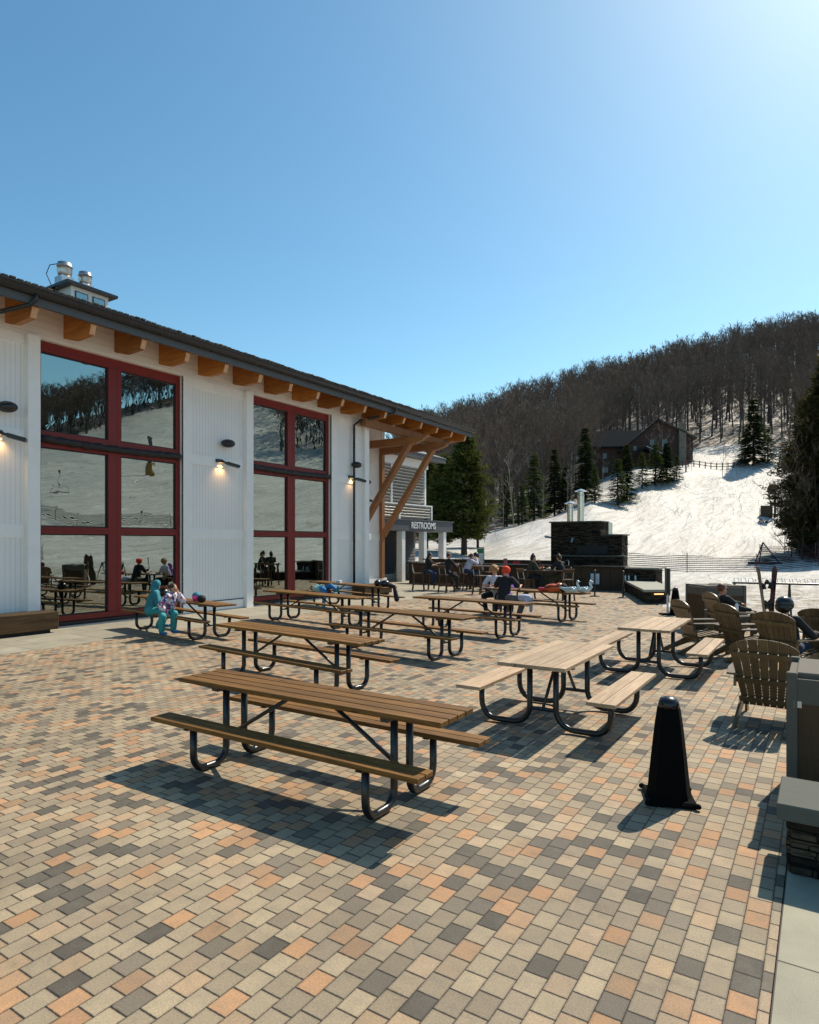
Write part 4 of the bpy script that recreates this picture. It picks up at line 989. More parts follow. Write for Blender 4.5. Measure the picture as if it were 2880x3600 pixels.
# ================================================================== BAR TABLES AND STOOLS
def bar_table(x, y, rz, L, lb):
    t = thing('bar_table', lb, 'high table', (x, y, 0), rz, 'high wooden bar tables')
    P(MB().box((0, 0, 1.03), (L, .75, .045)), 'table_top', 'stoolwood', t, bevel=.005)
    for s in (-1, 1):
        for e in (-1, 1): P(MB().beam((s * (L / 2 - .12), e * .3, 0), (s * (L / 2 - .2), e * .24, 1.0), .06, .06, (0, 1, 0)), 'leg', 'stoolwood', t)
    P(MB().box((0, 0, .25), (L - .3, .05, .06)), 'stretcher', 'stoolwood', t)
def stool():
    t = thing('bar_stool', 'x', 'bar stool')
    P(MB().box((0, 0, .735), (.44, .42, .03)), 'seat', 'stoolwood', t, bevel=.004)
    for s in (-1, 1):
        P(MB().beam((s * .22, -.26, 0), (s * .18, -.18, .73), .045, .045, (0, 1, 0)), 'leg', 'stoolwood', t)
        P(MB().beam((s * .22, .24, 0), (s * .18, .17, .73), .045, .045, (0, 1, 0)), 'leg', 'stoolwood', t)
        P(MB().beam((s * .17, -.20, .73), (s * .17, -.28, 1.06), .02, .02, (0, 1, 0)), 'back_post', 'galv', t)
        P(MB().box((s * .208, 0, .27), (.03, .42, .05)), 'stretcher', 'stoolwood', t)
    P(MB().box((0, .205, .30), (.40, .03, .05)), 'footrest', 'stoolwood', t); P(MB().box((0, -.225, .30), (.40, .03, .05)), 'stretcher', 'stoolwood', t)
    P(MB().box((0, -.275, 1.06), (.42, .03, .13), Matrix.Rotation(R_(12), 3, 'X')), 'back_rail', 'stoolwood', t, bevel=.004)
    return t
BS = stool(); BS['group'] = 'wooden bar stools at the high tables'
def st(p, az, lb, first=False):
    o = BS if first else dup(BS); o.location = (p[0], p[1], 0); o.rotation_euler = (0, 0, R_(-az)); o['label'] = lb; return o
# ================================================================== PEOPLE
def realize(mb, name, mat, parent, vox, smooth_it=3, label=None):
    me = bpy.data.meshes.new(name); me.from_pydata(mb.v, [], mb.f); me.update()
    o = bpy.data.objects.new(name, me); COL.objects.link(o)
    r = o.modifiers.new('r', 'REMESH'); r.mode = 'VOXEL'; r.voxel_size = vox; r.use_smooth_shade = True
    s_ = o.modifiers.new('s', 'SMOOTH'); s_.factor = .5; s_.iterations = smooth_it
    dg = bpy.context.evaluated_depsgraph_get(); me2 = bpy.data.meshes.new_from_object(o.evaluated_get(dg))
    o.modifiers.clear(); o.data = me2; bpy.data.meshes.remove(me); me2.name = name
    me2.materials.clear(); me2.materials.append(MT[mat]); me2.polygons.foreach_set('use_smooth', [True] * len(me2.polygons))
    o.parent = parent
    if label: o['label'] = label
    return o
def ik(a, b, l1, l2, pole):
    a, b, pole = Vector(a), Vector(b), Vector(pole); d = b - a; L = min(d.length, (l1 + l2) * .995); u = d.normalized()
    b = a + u * L; x = (l1 * l1 - l2 * l2 + L * L) / (2 * L); h = math.sqrt(max(0, l1 * l1 - x * x))
    p = pole - u * pole.dot(u); p.normalize()
    return a + u * x + p * h, b
def hand_caps(m, wrist, d, nrm, side, k=1.0):
    d = Vector(d).normalized(); nrm = Vector(nrm); nrm = (nrm - d * nrm.dot(d)).normalized(); x = d.cross(nrm) * side
    pc = wrist + d * .045 * k
    r = Matrix((x, d, nrm)).transposed(); m.ell(pc, (.040 * k, .052 * k, .018 * k), 10, 8, r)
    for i, (o_, L) in enumerate(((-.030, .062), (-.010, .074), (.011, .070), (.030, .055))):
        a = wrist + d * .085 * k + x * o_ * k; b = a + (d * .8 - nrm * .25) * L * .55 * k; c = b + (d * .35 - nrm * .9) * L * .5 * k
        m.caps(a, b, .0095 * k, .009 * k, 6); m.caps(b, c, .009 * k, .008 * k, 6)
    a = wrist + d * .03 * k - x * .032 * k; b = a + (d * .6 - x * .7) * .04 * k; m.caps(a, b, .012 * k, .010 * k, 6); m.caps(b, b + (d * .8 - nrm * .3) * .03 * k, .010 * k, .009 * k, 6)
def person(label, p, az, cfg):
    """seated / reclining / standing figure; local x right, y forward, z up"""
    c = dict(s=1.0, hs=.457, lean=8, hy=0, hp=15, hands=((-.15, .38, .30), (.15, .38, .30)), feet=((-.12, .40, -.38), (.12, .40, -.38)),
             skin='skin', top='blackcloth', pants='blackcloth', shoes='blackcloth', hair='darkhair', style='short', sleeve='long', hat=None, fat=1.0, hood=None, pole=(0, 0, 1), glasses=False)
    c.update(cfg); k = c['s']
    t = thing('person', label, 'person', p, R_(-az))
    H = Vector((0, 0, c['hs'] + .10 * k))            # pelvis
    ln = R_(c['lean']); up = Vector((0, math.sin(ln), math.cos(ln)))
    ch = H + up * .30 * k; nk = H + up * .50 * k; f = c['fat']
    hd = nk + (up * .6 + Vector((0, 0, .5))).normalized() * .155 * k
    sh = [nk + Vector((s_ * .175 * k, 0, -.035 * k)) for s_ in (-1, 1)]
    hp = [H + Vector((s_ * .09 * k, 0, -.02 * k)) for s_ in (-1, 1)]
    wr = []; el = []; kn = []; an = []
    for i, s_ in enumerate((-1, 1)):
        e, w_ = ik(sh[i], H + Vector(c['hands'][i]) * k, .29 * k, .25 * k, (s_ * .8, -.3, -.8)); el.append(e); wr.append(w_)
        q, a = ik(hp[i], H + Vector(c['feet'][i]) * k, .43 * k, .42 * k, Vector(c['pole']) + Vector((s_ * .15, 0, 0))); kn.append(q); an.append(a)
    rot = Matrix.Rotation(R_(-c['hy']), 3, 'Z') @ Matrix.Rotation(R_(-c['hp']), 3, 'X')
    def hpnt(x, y, z): return hd + rot @ (Vector((x, y, z)) * k)
    m = MB()
    m.caps(H, ch, .125 * k, .13 * k, 12); m.caps(ch, nk - up * .05 * k, .13 * k, .09 * k, 12); m.caps(nk - up * .04 * k, hpnt(0, -.01, -.05), .055 * k, .05 * k)
    m.ell(hd + rot @ Vector((0, -.012, .018)) * k, (.076 * k, .094 * k, .103 * k), 14, 10, rot)
    m.ell(hpnt(0, .025, -.055), (.055 * k, .062 * k, .058 * k), 12, 8, rot)
    m.caps(hpnt(0, .085, .012), hpnt(0, .108, -.022), .010 * k, .015 * k, 8)
    m.caps(hpnt(-.035, .074, .028), hpnt(.035, .074, .028), .014 * k, .014 * k, 8)
    m.ell(hpnt(0, .082, -.055), (.022 * k, .010 * k, .010 * k), 8, 6, rot)
    for s_ in (-1, 1): m.ell(hpnt(s_ * .078, -.005, -.008), (.010 * k, .020 * k, .032 * k), 8, 6, rot)
    for i, s_ in enumerate((-1, 1)):
        m.caps(nk - up * .05 * k, sh[i], .06 * k, .052 * k); m.caps(sh[i], el[i], .05 * k, .038 * k); m.caps(el[i], wr[i], .038 * k, .026 * k)
        d = (wr[i] - el[i]).normalized(); hand_caps(m, wr[i], d, (0, 0, 1) if abs(d.z) < .8 else (0, -1, 0), s_, k * 1.05)
        m.caps(hp[i], kn[i], .08 * k, .055 * k); m.caps(kn[i], an[i], .055 * k, .036 * k); m.caps(an[i], an[i] + Vector((0, .13, -.045)) * k, .036 * k, .028 * k)
    body = realize(m, 'body', c['skin'], t, .0095 * max(k, .8), 3)
    for s_ in (-1, 1): P(MB().ell(hpnt(s_ * .033, .078, .006), (.014 * k, .008 * k, .008 * k), 8, 6, rot), 'eye', 'lip', body, smooth=True)
    if c['glasses']: P(MB().ell(hpnt(-.035, .090, .008), (.031 * k, .012 * k, .022 * k), 10, 6, rot).ell(hpnt(.035, .090, .008), (.031 * k, .012 * k, .022 * k), 10, 6, rot).caps(hpnt(-.07, .07, .012), hpnt(-.08, -.01, .01), .004, .004, 5).caps(hpnt(.07, .07, .012), hpnt(.08, -.01, .01), .004, .004, 5), 'sunglasses', 'helmet', t, smooth=True)
    # top
    m = MB(); g = .018 * f
    m.caps(H - up * .02 * k, ch, .135 * k + g, .138 * k + g, 12); m.caps(ch, nk - up * .055 * k, .138 * k + g, .092 * k + g, 12)
    for i in range(2):
        m.caps(nk - up * .06 * k, sh[i], .06 * k + g, .055 * k + g)
        e = el[i]
        if c['sleeve'] == 'short': m.caps(sh[i], sh[i].lerp(e, .7), .054 * k + g, .05 * k + g)
        else: m.caps(sh[i], e, .052 * k + g, .042 * k + g); m.caps(e, e.lerp(wr[i], .93), .042 * k + g, .032 * k + g * .8)
    if c['hood'] == 'up':
        m.ell(hpnt(0, -.035, .02), (.115 * k, .12 * k, .135 * k), 14, 10, rot); m.caps(hpnt(0, -.03, -.08), nk - up * .03 * k, .09 * k, .11 * k)
    elif c['hood'] == 'down': m.ell(nk + Vector((0, -.10 * k, -.0)), (.12 * k, .07 * k, .09 * k))
    tp = realize(m, 'top', c['top'], t, .016, 4)
    # trousers
    m = MB(); g2 = .016 * f; m.caps(H + Vector((-.07 * k, 0, -.01)), H + Vector((.07 * k, 0, -.01)), .11 * k + g2, .11 * k + g2, 12)
    for i in range(2): m.caps(hp[i], kn[i], .088 * k + g2, .062 * k + g2); m.caps(kn[i], kn[i].lerp(an[i], .93), .062 * k + g2, .048 * k + g2)
    realize(m, 'trousers', c['pants'], t, .016, 4)
    for i in range(2):
        fd = Vector((0, 1, -.0)); m = MB(); m.caps(an[i] + Vector((0, -.02, -.045)) * k, an[i] + Vector((0, .14, -.05)) * k, .046 * k, .04 * k); m.caps(an[i] + Vector((0, 0, .03)) * k, an[i] - Vector((0, 0, .03)) * k, .046 * k, .046 * k)
        realize(m, 'shoe', c['shoes'], t, .013, 2)
    # hair and hats
    hs_ = c['style']
    if hs_:
        m = MB()
        if hs_ == 'curly':
            rnd = random.Random(2)
            for i in range(90):
                a = rnd.uniform(0, 6.28); b_ = rnd.uniform(-.2, 1.5); q = Vector((math.cos(a) * math.cos(b_) * .115, math.sin(a) * math.cos(b_) * .12 - .02, math.sin(b_) * .125 + .035))
                if q.y > .055 and q.z < .07: continue
                m.ell(hpnt(*q), (.03 * k,) * 3, 7, 5)
            realize(m, 'hair', c['hair'], t, .011, 1)
        else:
            m.ell(hpnt(0, -.028, .034), (.087 * k, .095 * k, .100 * k), 14, 10, rot)
            if hs_ in ('bun', 'long'): m.ell(hpnt(0, -.045, -.03), (.082 * k, .07 * k, .08 * k), 12, 8, rot)
            if hs_ == 'bun': m.ell(hpnt(0, -.06, .135), (.045 * k, .045 * k, .04 * k), 10, 8, rot)
            if hs_ == 'ponytail': m.ell(hpnt(0, -.03, -.02), (.08 * k, .07 * k, .07 * k), 12, 8, rot); m.caps(hpnt(0, -.12, .04), hpnt(0, -.16, -.04), .035 * k, .02 * k)
            if hs_ == 'long': m.caps(hpnt(0, -.07, -.05), hpnt(0, -.09, -.2), .07 * k, .05 * k)
            realize(m, 'hair', c['hair'], t, .012, 2)
    if c['hat'] == 'beanie':
        realize(MB().ell(hpnt(0, -.018, .055), (.112 * k, .125 * k, .108 * k), 14, 10, rot).ell(hpnt(0, -.03, .0), (.108 * k, .115 * k, .06 * k), 14, 6, rot), 'knitted_hat', 'orangered', t, .012, 1)
    if c['hat'] == 'helmet':
        P(MB().ell(hpnt(0, -.02, .045), (.125 * k, .145 * k, .12 * k), 18, 12, rot).ell(hpnt(0, -.05, -.01), (.12 * k, .11 * k, .10 * k), 16, 8, rot), 'helmet', 'helmet', t, smooth=True)
        P(MB().ell(hpnt(0, .06, .03), (.095 * k, .075 * k, .04 * k), 14, 8, rot), 'goggles', 'blackmetal', t, smooth=True)
    if c['hat'] == 'cap':
        P(MB().ell(hpnt(0, -.02, .055), (.096 * k, .108 * k, .085 * k), 14, 10, rot).ell(hpnt(0, .10, .055), (.07 * k, .07 * k, .008 * k), 12, 4, rot), 'cap', 'blackcloth', t, smooth=True)
    return t
# children at the table by the first red window
k1 = person('child in hooded turquoise snow jacket sitting on the bench by the red window', (-12.72, 9.04, 0), 38,
       dict(s=.84, hy=10, hp=38, lean=14, top='tealcloth', pants='aquacloth', shoes='bluecloth', style=None, hood='up', fat=1.7, hands=((-.06, .36, .22), (.10, .36, .22)), feet=((-.12, .28, -.40), (.12, .18, -.42))))
k2 = person('child with brown hair in a white and purple patterned jacket and aqua snow trousers', (-11.95, 8.88, 0), 78,
       dict(s=.84, hy=-5, hp=12, lean=22, top='pattern', pants='aquacloth', shoes='bluecloth', hair='brownhair', style='ponytail', hood='down', fat=1.7, hands=((.0, .40, .48), (.26, .22, .02)), feet=((.10, .30, -.42), (.34, .14, -.44)), pole=(.5, .6, 1)))
# men at the far picnic table
man = person('man in black t-shirt and bright red knitted hat sitting with his back to the viewer', (-7.35, 16.22, 0), 2,
       dict(s=1.06, lean=14, hp=20, top='blackcloth', sleeve='short', pants='greycloth', style='short', hair='darkhair', hat='beanie', fat=1.55, hands=((-.25, .42, .28), (.28, .42, .28)), feet=((-.1, .3, -.46), (.42, -.02, -.46)), pole=(.4, .5, .8)))
per = person('man with curly blond hair in a white t-shirt looking down at the picnic table', (-8.05, 17.25, 0), 176,
       dict(s=1.04, lean=16, hp=38, top='whitecloth', sleeve='short', pants='blackcloth', style='curly', hair='blondhair', hands=((-.14, .40, .26), (.16, .40, .26)), feet=((-.13, .42, -.46), (.15, .40, -.46))))
person('child in a purple hooded jacket half hidden behind the man with the red hat', (-7.86, 17.55, 0), 178,
       dict(s=.80, shoes='purplecloth', lean=8, hp=20, top='purplecloth', pants='purplecloth', style=None, hood='up', fat=1.5, feet=((-.1, .38, -.46), (.1, .38, -.46))))
# bar area
w1 = W(1472, 27.8); st((w1.x, w1.y), 62, 'dark wooden bar stool under the woman in sunglasses, leftmost stool', True)
person('woman in sunglasses and black shirt on the leftmost bar stool', (W(1500, 27.8).x, W(1500, 27.8).y, 0), 66,
       dict(hs=.75, lean=16, hp=18, top='blackcloth', sleeve='short', pants='denim', style='long', hair='darkhair', glasses=True, hands=((-.1, .48, .30), (.12, .48, .30)), feet=((-.08, .32, -.45), (.14, .26, -.52))))
w2 = W(1570, 26.5); st((w2.x, w2.y), 15, 'dark wooden bar stool with its back to the viewer under the man in black')
person('man with short hair in a black jacket on a bar stool, back to the viewer', (w2.x, w2.y, 0), 30,
       dict(hs=.75, lean=12, hp=14, hy=20, top='blackcloth', pants='blackcloth', hair='brownhair', style='short', fat=1.3, hands=((-.12, .45, .30), (.14, .45, .30)), feet=((-.05, .30, -.50), (.35, .30, -.62)), pole=(.4, .4, 1)))
w3 = W(1640, 27.8); st((w3.x, w3.y), 40, 'dark wooden bar stool under the woman in the lavender hooded top')
person('woman with tied up hair in a lavender hooded top leaning on the high table', (w3.x, w3.y, 0), 58,
       dict(hs=.75, lean=24, hp=10, top='lavcloth', pants='denim', style='ponytail', hair='brownhair', hood='down', fat=1.5, hands=((-.10, .42, .52), (.10, .44, .48)), feet=((-.08, .3, -.45), (.14, .26, -.5))))
w4 = W(1722, 28.9); st((w4.x, w4.y), -60, 'dark wooden bar stool under the person with the black helmet')
person('person with black helmet and dark jacket leaning over the high table', (W(1688, 29.0).x, W(1688, 29.0).y, 0), -75,
       dict(hs=.75, lean=26, hp=24, top='greycloth', pants='blackcloth', style=None, hat='helmet', fat=1.6, hands=((-.15, .46, .30), (.15, .46, .30)), feet=((-.1, .32, -.45), (.1, .3, -.5))))
q = W(1562, 28.1); bar_table(q.x, q.y, .1, 1.5, 'high wooden table between the woman in sunglasses and the man in black')
q = W(1705, 27.9); bar_table(q.x, q.y, YAW * .3, 1.7, 'high wooden table in front of the woman in lavender')
q = W(1918, 23.5); bar_table(q.x, q.y, YAW * .5, 1.6, 'high wooden table of the two people with hair buns')
w5 = W(1850, 23.3); st((w5.x, w5.y), 30, 'dark wooden bar stool under the eating person')
person('person with dark hair bun and dark jacket eating at the high table', (W(1862, 23.6).x, W(1862, 23.6).y, 0), 52,
       dict(hs=.75, lean=14, hp=22, top='olivecloth', pants='blackcloth', style='bun', hair='darkhair', fat=1.4, hands=((-.06, .36, .50), (.14, .44, .28)), feet=((-.08, .32, -.45), (.14, .28, -.5))))
w6 = W(1990, 22.9); st((w6.x, w6.y), -40, 'dark wooden bar stool under the person with the hair bun and black t-shirt')
person('person with brown hair bun and black t-shirt looking down at the high table', (W(1975, 23.3).x, W(1975, 23.3).y, 0), -62,
       dict(hs=.75, lean=14, hp=34, top='blackcloth', sleeve='short', pants='olivecloth', style='bun', hair='brownhair', fat=1.2, hands=((-.2, .42, .28), (.12, .46, .28)), feet=((-.1, .30, -.48), (.1, .3, -.5))))
q = W(1600, 25.8); st((q.x + .9, q.y + .5), 20, 'empty dark wooden bar stool between the man in black and the backpack')
# child lying along the bench
t = thing('person', 'child in turquoise clothes lying on the bench of the table by the second red window', 'person', (-13.35, 15.72, 0), R_(-17))
m = MB(); z = .58
m.caps((-.36, 0, z), (-.02, 0, z), .10, .10, 12); m.ell((-.58, .0, z + .01), (.09, .075, .08)); m.caps((-.5, 0, z), (-.4, 0, z), .045, .05); m.caps((-.36, -.1, z), (-.1, -.16, z + .02), .04, .03); m.caps((-.1, -.16, z + .02), (-.02, -.02, z + .13), .03, .025)
for i in range(5): m.caps((-.01 + .0, -.03 + i * .015, z + .135), (.045, -.035 + i * .02, z + .14), .009, .008, 6)
m.caps((0, .05, z), (.36, .06, z + .12), .07, .05); m.caps((.36, .06, z + .12), (.74, .05, z - .01), .05, .04); m.caps((0, -.05, z), (.30, -.14, z - .02), .07, .05); m.caps((.30, -.14, z - .02), (.36, -.2, .14), .05, .04)
m.caps((-.62, -.02, z + .085), (-.60, 0, z + .095), .012, .012, 6)
bd = realize(m, 'body', 'skin', t, .011)
for s_ in (-1, 1): P(MB().ell((-.605, s_ * .03, z + .085), (.008, .012, .006), 8, 6), 'eye', 'lip', bd)
realize(MB().caps((-.38, 0, z), (0, 0, z), .125, .12, 12).caps((-.36, -.1, z), (-.1, -.16, z + .02), .06, .05).caps((-.1, -.16, z + .02), (-.04, -.06, z + .11), .05, .042), 'top', 'aquapale', t, .016)
realize(MB().caps((0, .05, z), (.36, .06, z + .12), .095, .075).caps((.36, .06, z + .12), (.68, .05, z), .075, .06).caps((0, -.05, z), (.30, -.14, z - .02), .095, .075).caps((.30, -.14, z - .02), (.355, -.2, .2), .075, .06).ell((0, 0, z), (.1, .13, .11)), 'trousers', 'bluecloth', t, .016)
realize(MB().caps((.74, .05, z - .02), (.76, .05, z + .1), .05, .04), 'shoe', 'tealcloth', t, .014); realize(MB().caps((.36, -.2, .08), (.44, -.26, .06), .05, .04), 'shoe', 'tealcloth', t, .014)
realize(MB().ell((-.63, 0, z + .0), (.08, .085, .085)), 'hair', 'brownhair', t, .012, 1)
# people in the wooden garden chairs
REC = dict(hs=.30, lean=-22, hp=-10, pole=(0, 0, 1))
def recl(lb, ch, cfg):
    d = dict(REC); d.update(cfg); az = -math.degrees(ch.rotation_euler.z); fw = Vector((math.sin(R_(az)), math.cos(R_(az)), 0))
    return person(lb, ch.location + fw * .02, az, d)
recl('person with reddish hair and sunglasses reclining in a wooden garden chair', chB,
     dict(skin='skin2', hair='auburn', style='short', glasses=True, lean=-14, hp=0, top='blackcloth', pants='greycloth', shoes='blackcloth', hands=((-.24, .42, .30), (.30, .30, .22)), feet=((-.12, .74, -.22), (.14, .78, -.20))))
recl('person with black helmet and blue jeans in a wooden garden chair', chD,
     dict(hat='helmet', style=None, top='blackcloth', pants='denim', lean=-12, hp=14, hands=((-.28, .25, .24), (.26, .25, .24)), feet=((-.34, .70, -.25), (-.10, .76, -.25))))
recl('person in an olive padded jacket sitting at the right edge', chE,
     dict(style='short', hair='darkhair', top='olivecloth', pants='blackcloth', fat=2.2, lean=-6, hands=((-.30, .3, .26), (.28, .3, .26)), feet=((-.12, .70, -.25), (.12, .72, -.25))))

# ================================================================== SMALL THINGS ON AND AROUND THE TABLES
def helmet(p, lb, mat='helmet', s=1.0, rz=0, grp=None):
    t = thing('helmet', lb, 'helmet', p, rz, grp)
    P(MB().ell((0, 0, .085 * s), (.11 * s, .14 * s, .105 * s), 18, 12), 'shell', mat, t, smooth=True)
    P(MB().ell((0, .10 * s, .075 * s), (.09 * s, .06 * s, .045 * s), 12, 8), 'goggles', 'blackmetal', t, smooth=True)
    P(MB().tube([(-.09 * s, .05 * s, .03), (-.06 * s, .13 * s, .012), (.03 * s, .16 * s, .012), (.09 * s, .05 * s, .03)], .007, 6), 'strap', 'blackcloth', t)
    return t
TZ = .762
h1 = helmet((-13.35, 9.85, TZ), 'glossy black helmet with brown fur on top, on the table just behind the turquoise child', s=.95)
m = MB(); rnd = random.Random(4)
for i in range(26): m.ell((rnd.uniform(-.07, .07), rnd.uniform(-.05, .05), .18 + rnd.uniform(0, .05)), (.02, .02, .03), 6, 4)
P(m, 'fur_trim', 'auburn', h1)
h2 = helmet((-11.62, 9.42, TZ), 'pink and turquoise child helmet on the table beside the patterned jacket', 'pinkplastic', .95, .5)
P(MB().ell((0, -.02, .11), (.10, .10, .09), 14, 8), 'shell_cover', 'tealcloth', h2, smooth=True)
helmet((-11.3, 9.28, TZ), 'small matt black helmet with goggles lying on the table right of the pink helmet', 'blackcloth', .82, 1.2)
helmet((-11.15, 15.62, TZ), 'left one of two black helmets on the table by the downspout', 'helmet', 1.0, .4)
helmet((-10.82, 15.52, TZ), 'right one of two black helmets on the table by the downspout', 'blackmetal', 1.0, 2.0)
t = thing('jacket', 'black jacket hanging over the end of the table with the two black helmets', 'jacket', (-10.55, 15.45, 0))
realize(MB().caps((0, 0, .80), (.12, -.02, .78), .06, .05).caps((.12, -.02, .76), (.22, -.04, .42), .05, .08).caps((.0, .06, .79), (-.3, .08, .79), .05, .04), 'folded_cloth', 'blackcloth', t, .014)
t = thing('paper_cup', 'white takeaway box on the far table by the second red window', 'box', (-13.1, 16.2, TZ)); P(MB().box((0, 0, .03), (.18, .14, .06), None, .85).box((0, 0, .068), (.17, .13, .015)), 'box', 'signwhite', t, bevel=.005)
t = thing('backpack', 'black backpack standing on the paving left of the curly haired man', 'backpack', G(1716, 2078)); realize(MB().ell((0, 0, .17), (.2, .14, .2)).ell((.02, -.12, .12), (.14, .07, .1)).caps((-.1, 0, .36), (.1, 0, .36), .02, .02), 'bag', 'blackcloth', t, .014)
P(MB().tube([(-.1, -.14, .3), (-.13, -.2, .2), (-.12, -.16, .06)], .012, 6), 'strap', 'greycloth', t)
t = thing('jacket', 'pale lavender jacket hanging over the bench right of the man with the red hat', 'jacket', (-6.72, 16.2, 0))
realize(MB().caps((-.1, 0, .56), (.16, -.02, .54), .10, .08).caps((.05, -.05, .5), (.10, -.1, .38), .07, .04).caps((.18, -.02, .5), (.20, -.08, .24), .05, .045).ell((.0, 0, .60), (.2, .12, .07)), 'folded_cloth', 'lavcloth', t, .014)
t = thing('food_tray', 'small tray with food in front of the curly haired man', 'tray', (-8.0, 16.75, TZ), -.17); P(MB().box((0, 0, .01), (.4, .28, .02)), 'tray', 'signwhite', t); P(MB().ell((-.05, 0, .04), (.08, .06, .035)).ell((.1, .03, .035), (.05, .05, .03)), 'food', 'orangeplastic', t)
t = thing('drink_can', 'red drink tin lying on the far picnic table', 'can', (-6.35, 16.3, TZ), .3); P(MB().caps((0, 0, .05), (.3, 0, .05), .05, .05, 12), 'tin', 'redpaint', t, smooth=True)
t = thing('helmet_bag', 'orange and black bag on the far picnic table beside the swans', 'bag', (-5.95, 16.25, TZ), .1)
realize(MB().ell((0, 0, .10), (.24, .13, .11)).ell((.16, .02, .12), (.13, .13, .12)), 'bag', 'orangeplastic', t, .013); P(MB().ell((.26, .02, .11), (.11, .135, .12)).tube([(-.2, -.1, .1), (0, -.14, .16), (.2, -.12, .16)], .015, 6), 'strap', 'blackcloth', t, smooth=True)
def swan(p, rz, lb):
    t = thing('swan_figure', lb, 'figure', p, rz, 'two glassy pale blue swans on the table end')
    realize(MB().ell((0, 0, .07), (.20, .10, .065)).caps((-.15, 0, .09), (-.30, 0, .13), .05, .02).caps((.16, 0, .08), (.23, 0, .15), .045, .035).caps((.23, 0, .15), (.19, 0, .24), .032, .028).caps((.19, 0, .24), (.20, 0, .30), .028, .028).caps((.20, 0, .31), (.27, 0, .29), .03, .012).caps((-.1, .06, .10), (.08, .09, .12), .04, .04).caps((-.1, -.06, .10), (.08, -.09, .12), .04, .04), 'swan_body', 'paleblueplastic', t, .011, 1)
    P(MB().ell((.22, .026, .315), (.008, .006, .008)).ell((.22, -.026, .315), (.008, .006, .008)), 'eye', 'black', t)
swan((-5.45, 16.12, TZ), -.1, 'left one of the two glassy pale blue swans on the table end')
swan((-5.18, 16.3, TZ), -.1, 'right one of the two glassy pale blue swans on the table end')
def bottle(p, lb, mat='paleblueplastic', cap='redpaint', grp=None, s=1.0):
    t = thing('bottle', lb, 'bottle', p, 0, grp); P(MB().lathe([(.034 * s, 0), (.036 * s, .02), (.035 * s, .15 * s), (.014 * s, .19 * s), (.014 * s, .205 * s)], (0, 0, 0), 12), 'bottle_body', mat, t, smooth=True)
    P(MB().lathe([(.017 * s, .2 * s), (.017 * s, .225 * s)], (0, 0, 0), 10), 'cap', cap, t); return t
q = W(1583, 26.9); bottle((q.x, q.y, 1.053), 'clear bottle with red cap on the high table beside the man in black', s=1.2)
for px, v, cp, lb in ((1908, 23.4, 'orangeplastic', 'left condiment bottle on the table between the two people with hair buns'), (1900, 23.6, 'redpaint', 'right condiment bottle on the table between the two people with hair buns')):
    q = W(px, v); bottle((q.x, q.y, 1.053), lb, cp, cp, s=.8)
q = W(1935, 23.5); t = thing('paper_bag', 'crumpled pale brown paper bag lying on the table between the two people with hair buns', 'paper bag', (q.x, q.y, 1.053), .6); P(MB().box((0, 0, .04), (.36, .22, .08), None, .7), 'bag', 'blueslab', t, bevel=.02)
q = W(2590, 13.3); bottle((q.x, q.y, .60), 'bottle with green cap held by the reclining person with reddish hair', 'signwhite', 'signgreen')
q = W(2694, 11.9); t = thing('gloves', 'red mittens lying in front of the blue jeans', 'gloves', (q.x, q.y, .46)); realize(MB().caps((0, 0, 0), (.15, .02, -.06), .06, .05).caps((.05, .1, .0), (.2, .12, -.04), .05, .05).caps((.02, .03, .04), (.06, .05, .10), .025, .02), 'mitten', 'redpaint', t, .012)
# inside the first red window: small table with two spray bottles
t = thing('indoor_table', 'pale table just inside the first red window', 'table', (-16.3, 11.2, 0)); P(MB().box((0, 0, .95), (.7, 1.5, .05)), 'table_top', 'concrete', t)
for a in (-.3, .3):
    for b in (-.68, .68): P(MB().box((a, b, .47), (.05, .05, .93)), 'leg', 'blackmetal', t)
for y, mt, lb in ((11.35, 'paleblueplastic', 'clear spray bottle on the indoor table behind the glass'), (11.62, 'signwhite', 'white spray bottle with yellow label on the indoor table behind the glass')):
    t = thing('spray_bottle', lb, 'spray bottle', (-16.05, y, .975)); P(MB().lathe([(.04, 0), (.045, .03), (.042, .13), (.016, .19), (.016, .22)], (0, 0, 0), 12), 'bottle_body', mt, t, smooth=True)
    P(MB().box((0, .02, .245), (.03, .10, .04)).beam((0, .03, .23), (0, .06, .17), .012, .012), 'trigger', 'signwhite', t); P(MB().box((.036, 0, .07), (.02, .05, .06)), 'label', 'yellow', t)
for i in range(3):
    t = thing('indoor_bench_table', ['dark table seen dimly through the first red window', 'dark table seen dimly through the second red window', 'dark table deep inside behind the second red window'][i], 'table', ((-18.2, 9.5, 0), (-17.8, 15.6, 0), (-18.4, 18.0, 0))[i])
    P(MB().box((0, 0, .74), (.8, 1.8, .04)), 'table_top', 'stoolwood', t); P(MB().box((0, -.6, .37), (.5, .05, .72)).box((0, .6, .37), (.5, .05, .72)), 'leg', 'blackmetal', t)
